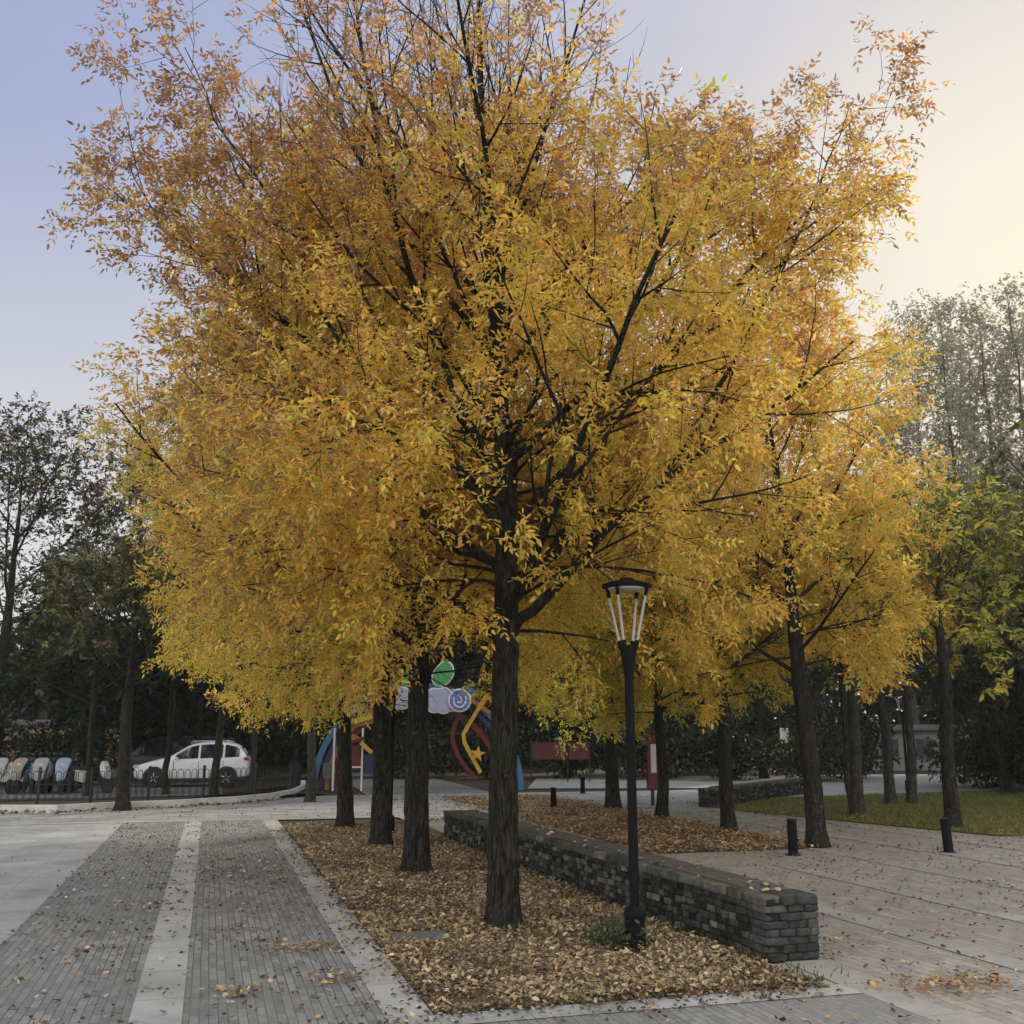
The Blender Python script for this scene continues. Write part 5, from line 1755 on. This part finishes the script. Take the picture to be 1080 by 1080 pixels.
# ------------------------------------------------------------------ scooters
def scooter(label, loc_, rz, body='plastic', quilt='cloth_grey'):
    """front towards -y"""
    r = thing('scooter', label, 'scooter', loc_, rz, group='scooters parked in a row behind the railing')
    for y in (-0.62, 0.60):
        w = MB().lathe([(0.12, -0.045), (0.20, -0.05), (0.225, -0.02), (0.225, 0.02), (0.20, 0.05), (0.12, 0.045)], 20, (0, 0, 0), 'y')
        w.v = [(b_, a_ + y, c_ + .225) for a_, b_, c_ in w.v]
        wo = w.build('wheel', M['rubber'], r, True, autos=R(35))
        h_ = MB().lathe([(0.0, -0.04), (0.125, -0.04), (0.125, 0.04), (0, 0.04)], 14, (0, 0, 0), 'y')
        h_.v = [(b_, a_ + y, c_ + .225) for a_, b_, c_ in h_.v]
        h_.build('rim', M['alloy'], wo)
    MB().tube([(0, -0.62, .24), (0, -0.50, .62), (0, -0.42, 0.98)], [0.035, 0.04, 0.03], 8).build('fork', M['plastic'], r, True)
    fr = MB()
    fr.add(*loft([[(-.06, -.68, .44), (.06, -.68, .44), (.06, -.5, .44), (-.06, -.5, .44)], [(-.16, -.62, .62), (.16, -.62, .62), (.16, -.44, .58), (-.16, -.44, .58)], [(-.15, -.55, .85), (.15, -.55, .85), (.15, -.38, .8), (-.15, -.38, .8)], [(-.09, -.5, .98), (.09, -.5, .98), (.09, -.38, .96), (-.09, -.38, .96)]]))
    fr.build('front_shield', M[body], r, True, bev=.02)
    MB().box((0, -.1, .30), (0.26, .62, 0.08), bev=.025).build('footboard', M['plastic'], r)
    rb = MB()
    rb.add(*loft([[(-.13, .14, .30), (.13, .14, .30), (.13, .14, .66), (-.13, .14, .66)], [(-.17, .4, .36), (.17, .4, .36), (.16, .4, .70), (-.16, .4, .70)], [(-.13, .72, .5), (.13, .72, .5), (.12, .72, .72), (-.12, .72, .72)], [(-.06, .84, .6), (.06, .84, .6), (.06, .84, .70), (-.06, .84, .70)]]))
    rb.build('rear_body', M[body], r, True, bev=.02)
    MB().box((0, .42, .745), (0.27, .62, 0.09), bev=.035).build('seat', M['plastic'], r, True, autos=R(40))
    hb = MB()
    hb.tube([(-.36, -.30, 1.03), (-.2, -.38, 1.04), (0, -.42, 1.0), (.2, -.38, 1.04), (.36, -.30, 1.03)], 0.018, 7)
    hb.build('handlebar', M['plastic'], r, True)
    for s in (-1, 1):
        MB().lathe([(0.0, -.10), (0.045, -.085), (0.07, -.03), (0.072, .05), (0.05, .1), (0, .11)], 12, (s * .33, -.36, 1.02), 'y').build('hand_muff', M['cloth_dark'], r, True)
        m_ = MB().tube([(s * .24, -.37, 1.04), (s * .32, -.38, 1.17)], 0.008, 5).build('mirror_stem', M['plastic'], r)
        MB().box((s * .34, -.38, 1.2), (0.12, 0.03, 0.075), bev=.012).build('mirror', M['plastic'], m_)
    MB().lathe([(0.0, -.02), (0.07, 0), (0.085, 0.05), (0.05, 0.08)], 14, (0, -.60, .84), 'y').build('headlight', M['lamp_glass'], r, True)
    if quilt:
        q = [[(-.22, -.40, 1.10), (.22, -.40, 1.10), (.22, -.33, 1.10), (-.22, -.33, 1.10)], [(-.26, -.56, .96), (.26, -.56, .96), (.25, -.48, .96), (-.25, -.48, .96)], [(-.24, -.66, .80), (.20, -.68, .80), (.19, -.60, .80), (-.23, -.60, .80)], [(-.19, -.70, .58), (.17, -.68, .60), (.17, -.62, .60), (-.18, -.63, .58)], [(-.15, -.69, .36), (.13, -.70, .38), (.13, -.66, .38), (-.15, -.66, .36)]]
        mb = MB(); mb.add(*loft(q))
        o_ = mb.build('wind_apron', M[quilt], r, True)
        ss = o_.modifiers.new('sub', 'SUBSURF'); ss.levels = 2; ss.render_levels = 2
    return r


def loft(rows):
    V = [p for r_ in rows for p in r_]
    n = len(rows[0]); F = []
    for i in range(len(rows) - 1):
        for k in range(n):
            j = (k + 1) % n
            F.append((i * n + k, i * n + j, i * n + n + j, i * n + n + k))
    F += [tuple(range(n - 1, -1, -1)), tuple(range((len(rows) - 1) * n, len(rows) * n))]
    return V, F


def recolour(root, part, mat):
    for c_ in children(root):
        if c_.name.split('.')[0] == part:
            c_.material_slots[0].link = 'OBJECT'
            c_.material_slots[0].material = M[mat]


sc = [(2, 'cloth_grey', 'white', 'scooter with a pale grey wind apron at the left border of the view', .2), (17, None, 'white', 'white fronted scooter without apron second from the left border', .1), (28, 'cloth_taupe', 'plastic', 'dark scooter with a taupe wind apron', -.1),
      (37, None, 'blue_car', 'blue fronted scooter between the taupe and the light grey aprons', .25), (46, 'cloth_grey', 'plastic', 'dark scooter with a light grey apron in the middle of the row', .15), (57, None, 'lilac', 'scooter with a pale lilac front and no apron', -.15), (70, 'cloth_blue', 'plastic', 'scooter with a pale blue wind apron right of the middle', .1),
      (94, None, 'white', 'white fronted scooter parked sideways at the right end of the row', 1.35)]
bases = {}
for i, (px, q_, bd, lab, rz) in enumerate(sc):
    Y = 33.0 + 0.25 * (i % 2)
    x = float(at(px, 838, Y)[0])
    k = i % 2 == 0                   # every other one wears a wind apron
    if k not in bases:
        bases[k] = scooter(lab, (x, Y, 0), rz, bd, q_ if k else None)
    else:
        s = dup(bases[k], (x, Y, 0), rz, lab)
        recolour(s, 'wind_apron', q_); recolour(s, 'front_shield', bd); recolour(s, 'rear_body', bd)


# ------------------------------------------------------------------ far buildings seen through the trees
def building(name, label, loc_, rz, L, H, D, wall, cols, roof='slate'):
    r = thing(name, label, 'building', loc_, rz)
    MB().box((0, D / 2, H / 2), (L, D, H)).build('wall', M[wall], r)
    MB().box((0, D / 2, H + 0.15), (L + .5, D + .5, 0.3), bev=.03).build('roof', M[roof], r)
    n = cols
    for k in range(n):
        x = -L / 2 + L * (k + .5) / n
        wh_ = min(1.4, H * 0.45)
        for z in np.arange(min(1.5, H * 0.56), H - 0.6, 3.0):
            w = MB().box((x, -0.01, z), (L / n * .5, 0.06, wh_)).build('window', M['window'], r)
            fr = MB()
            for dx in (-1, 0, 1): fr.box((x + dx * L / n * .25, -0.045, z), (0.07, 0.05, wh_ + .1))
            for dz in (-wh_ / 2 - .02, wh_ / 2 + .02): fr.box((x, -0.046, z + dz), (L / n * .5 + .08, 0.05, 0.08))
            fr.build('window_frame', M['slate'], w)
    return r


building('pale_building', 'pale low building glimpsed between trunks beyond the lawn', (21.2, 54, 0), R(-8), 5.2, 2.0, 4, 'cream', 3)
building('ochre_building', 'ochre walled building glimpsed above the scooters', (-24.5, 57, 0), R(12), 11, 2.3, 7, 'ochre', 4)
r = thing('white_sign', 'small white sign board glimpsed in the dark wood above the far stone wall', 'sign', (10.9, 42.0, 0))
MB().tube([(0, 0, 0), (0, 0, 1.9)], 0.03, 8).build('post', M['iron_fence'], r, True, autos=R(35))
MB().box((0, -0.045, 1.75), (0.34, 0.03, 0.6), bev=.01).build('board', M['white'], r)


# ------------------------------------------------------------------ thin autumn haze
def haze():
    m = bpy.data.materials.new('haze_air')
    m.use_nodes = True
    nt = m.node_tree
    nt.nodes.clear()
    o = nt.nodes.new('ShaderNodeOutputMaterial')
    v = nt.nodes.new('ShaderNodeVolumePrincipled')
    v.inputs['Color'].default_value = (0.95, 0.94, 0.9, 1)
    v.inputs['Density'].default_value = 0.0005
    v.inputs['Anisotropy'].default_value = 0.35
    nt.links.new(v.outputs[0], o.inputs['Volume'])
    h = MB().box((0, 45, 15), (190, 150, 33)).build('haze', m)
    h['kind'] = 'stuff'
    h['label'] = 'pale thin autumn haze in the air between the trees'


haze()
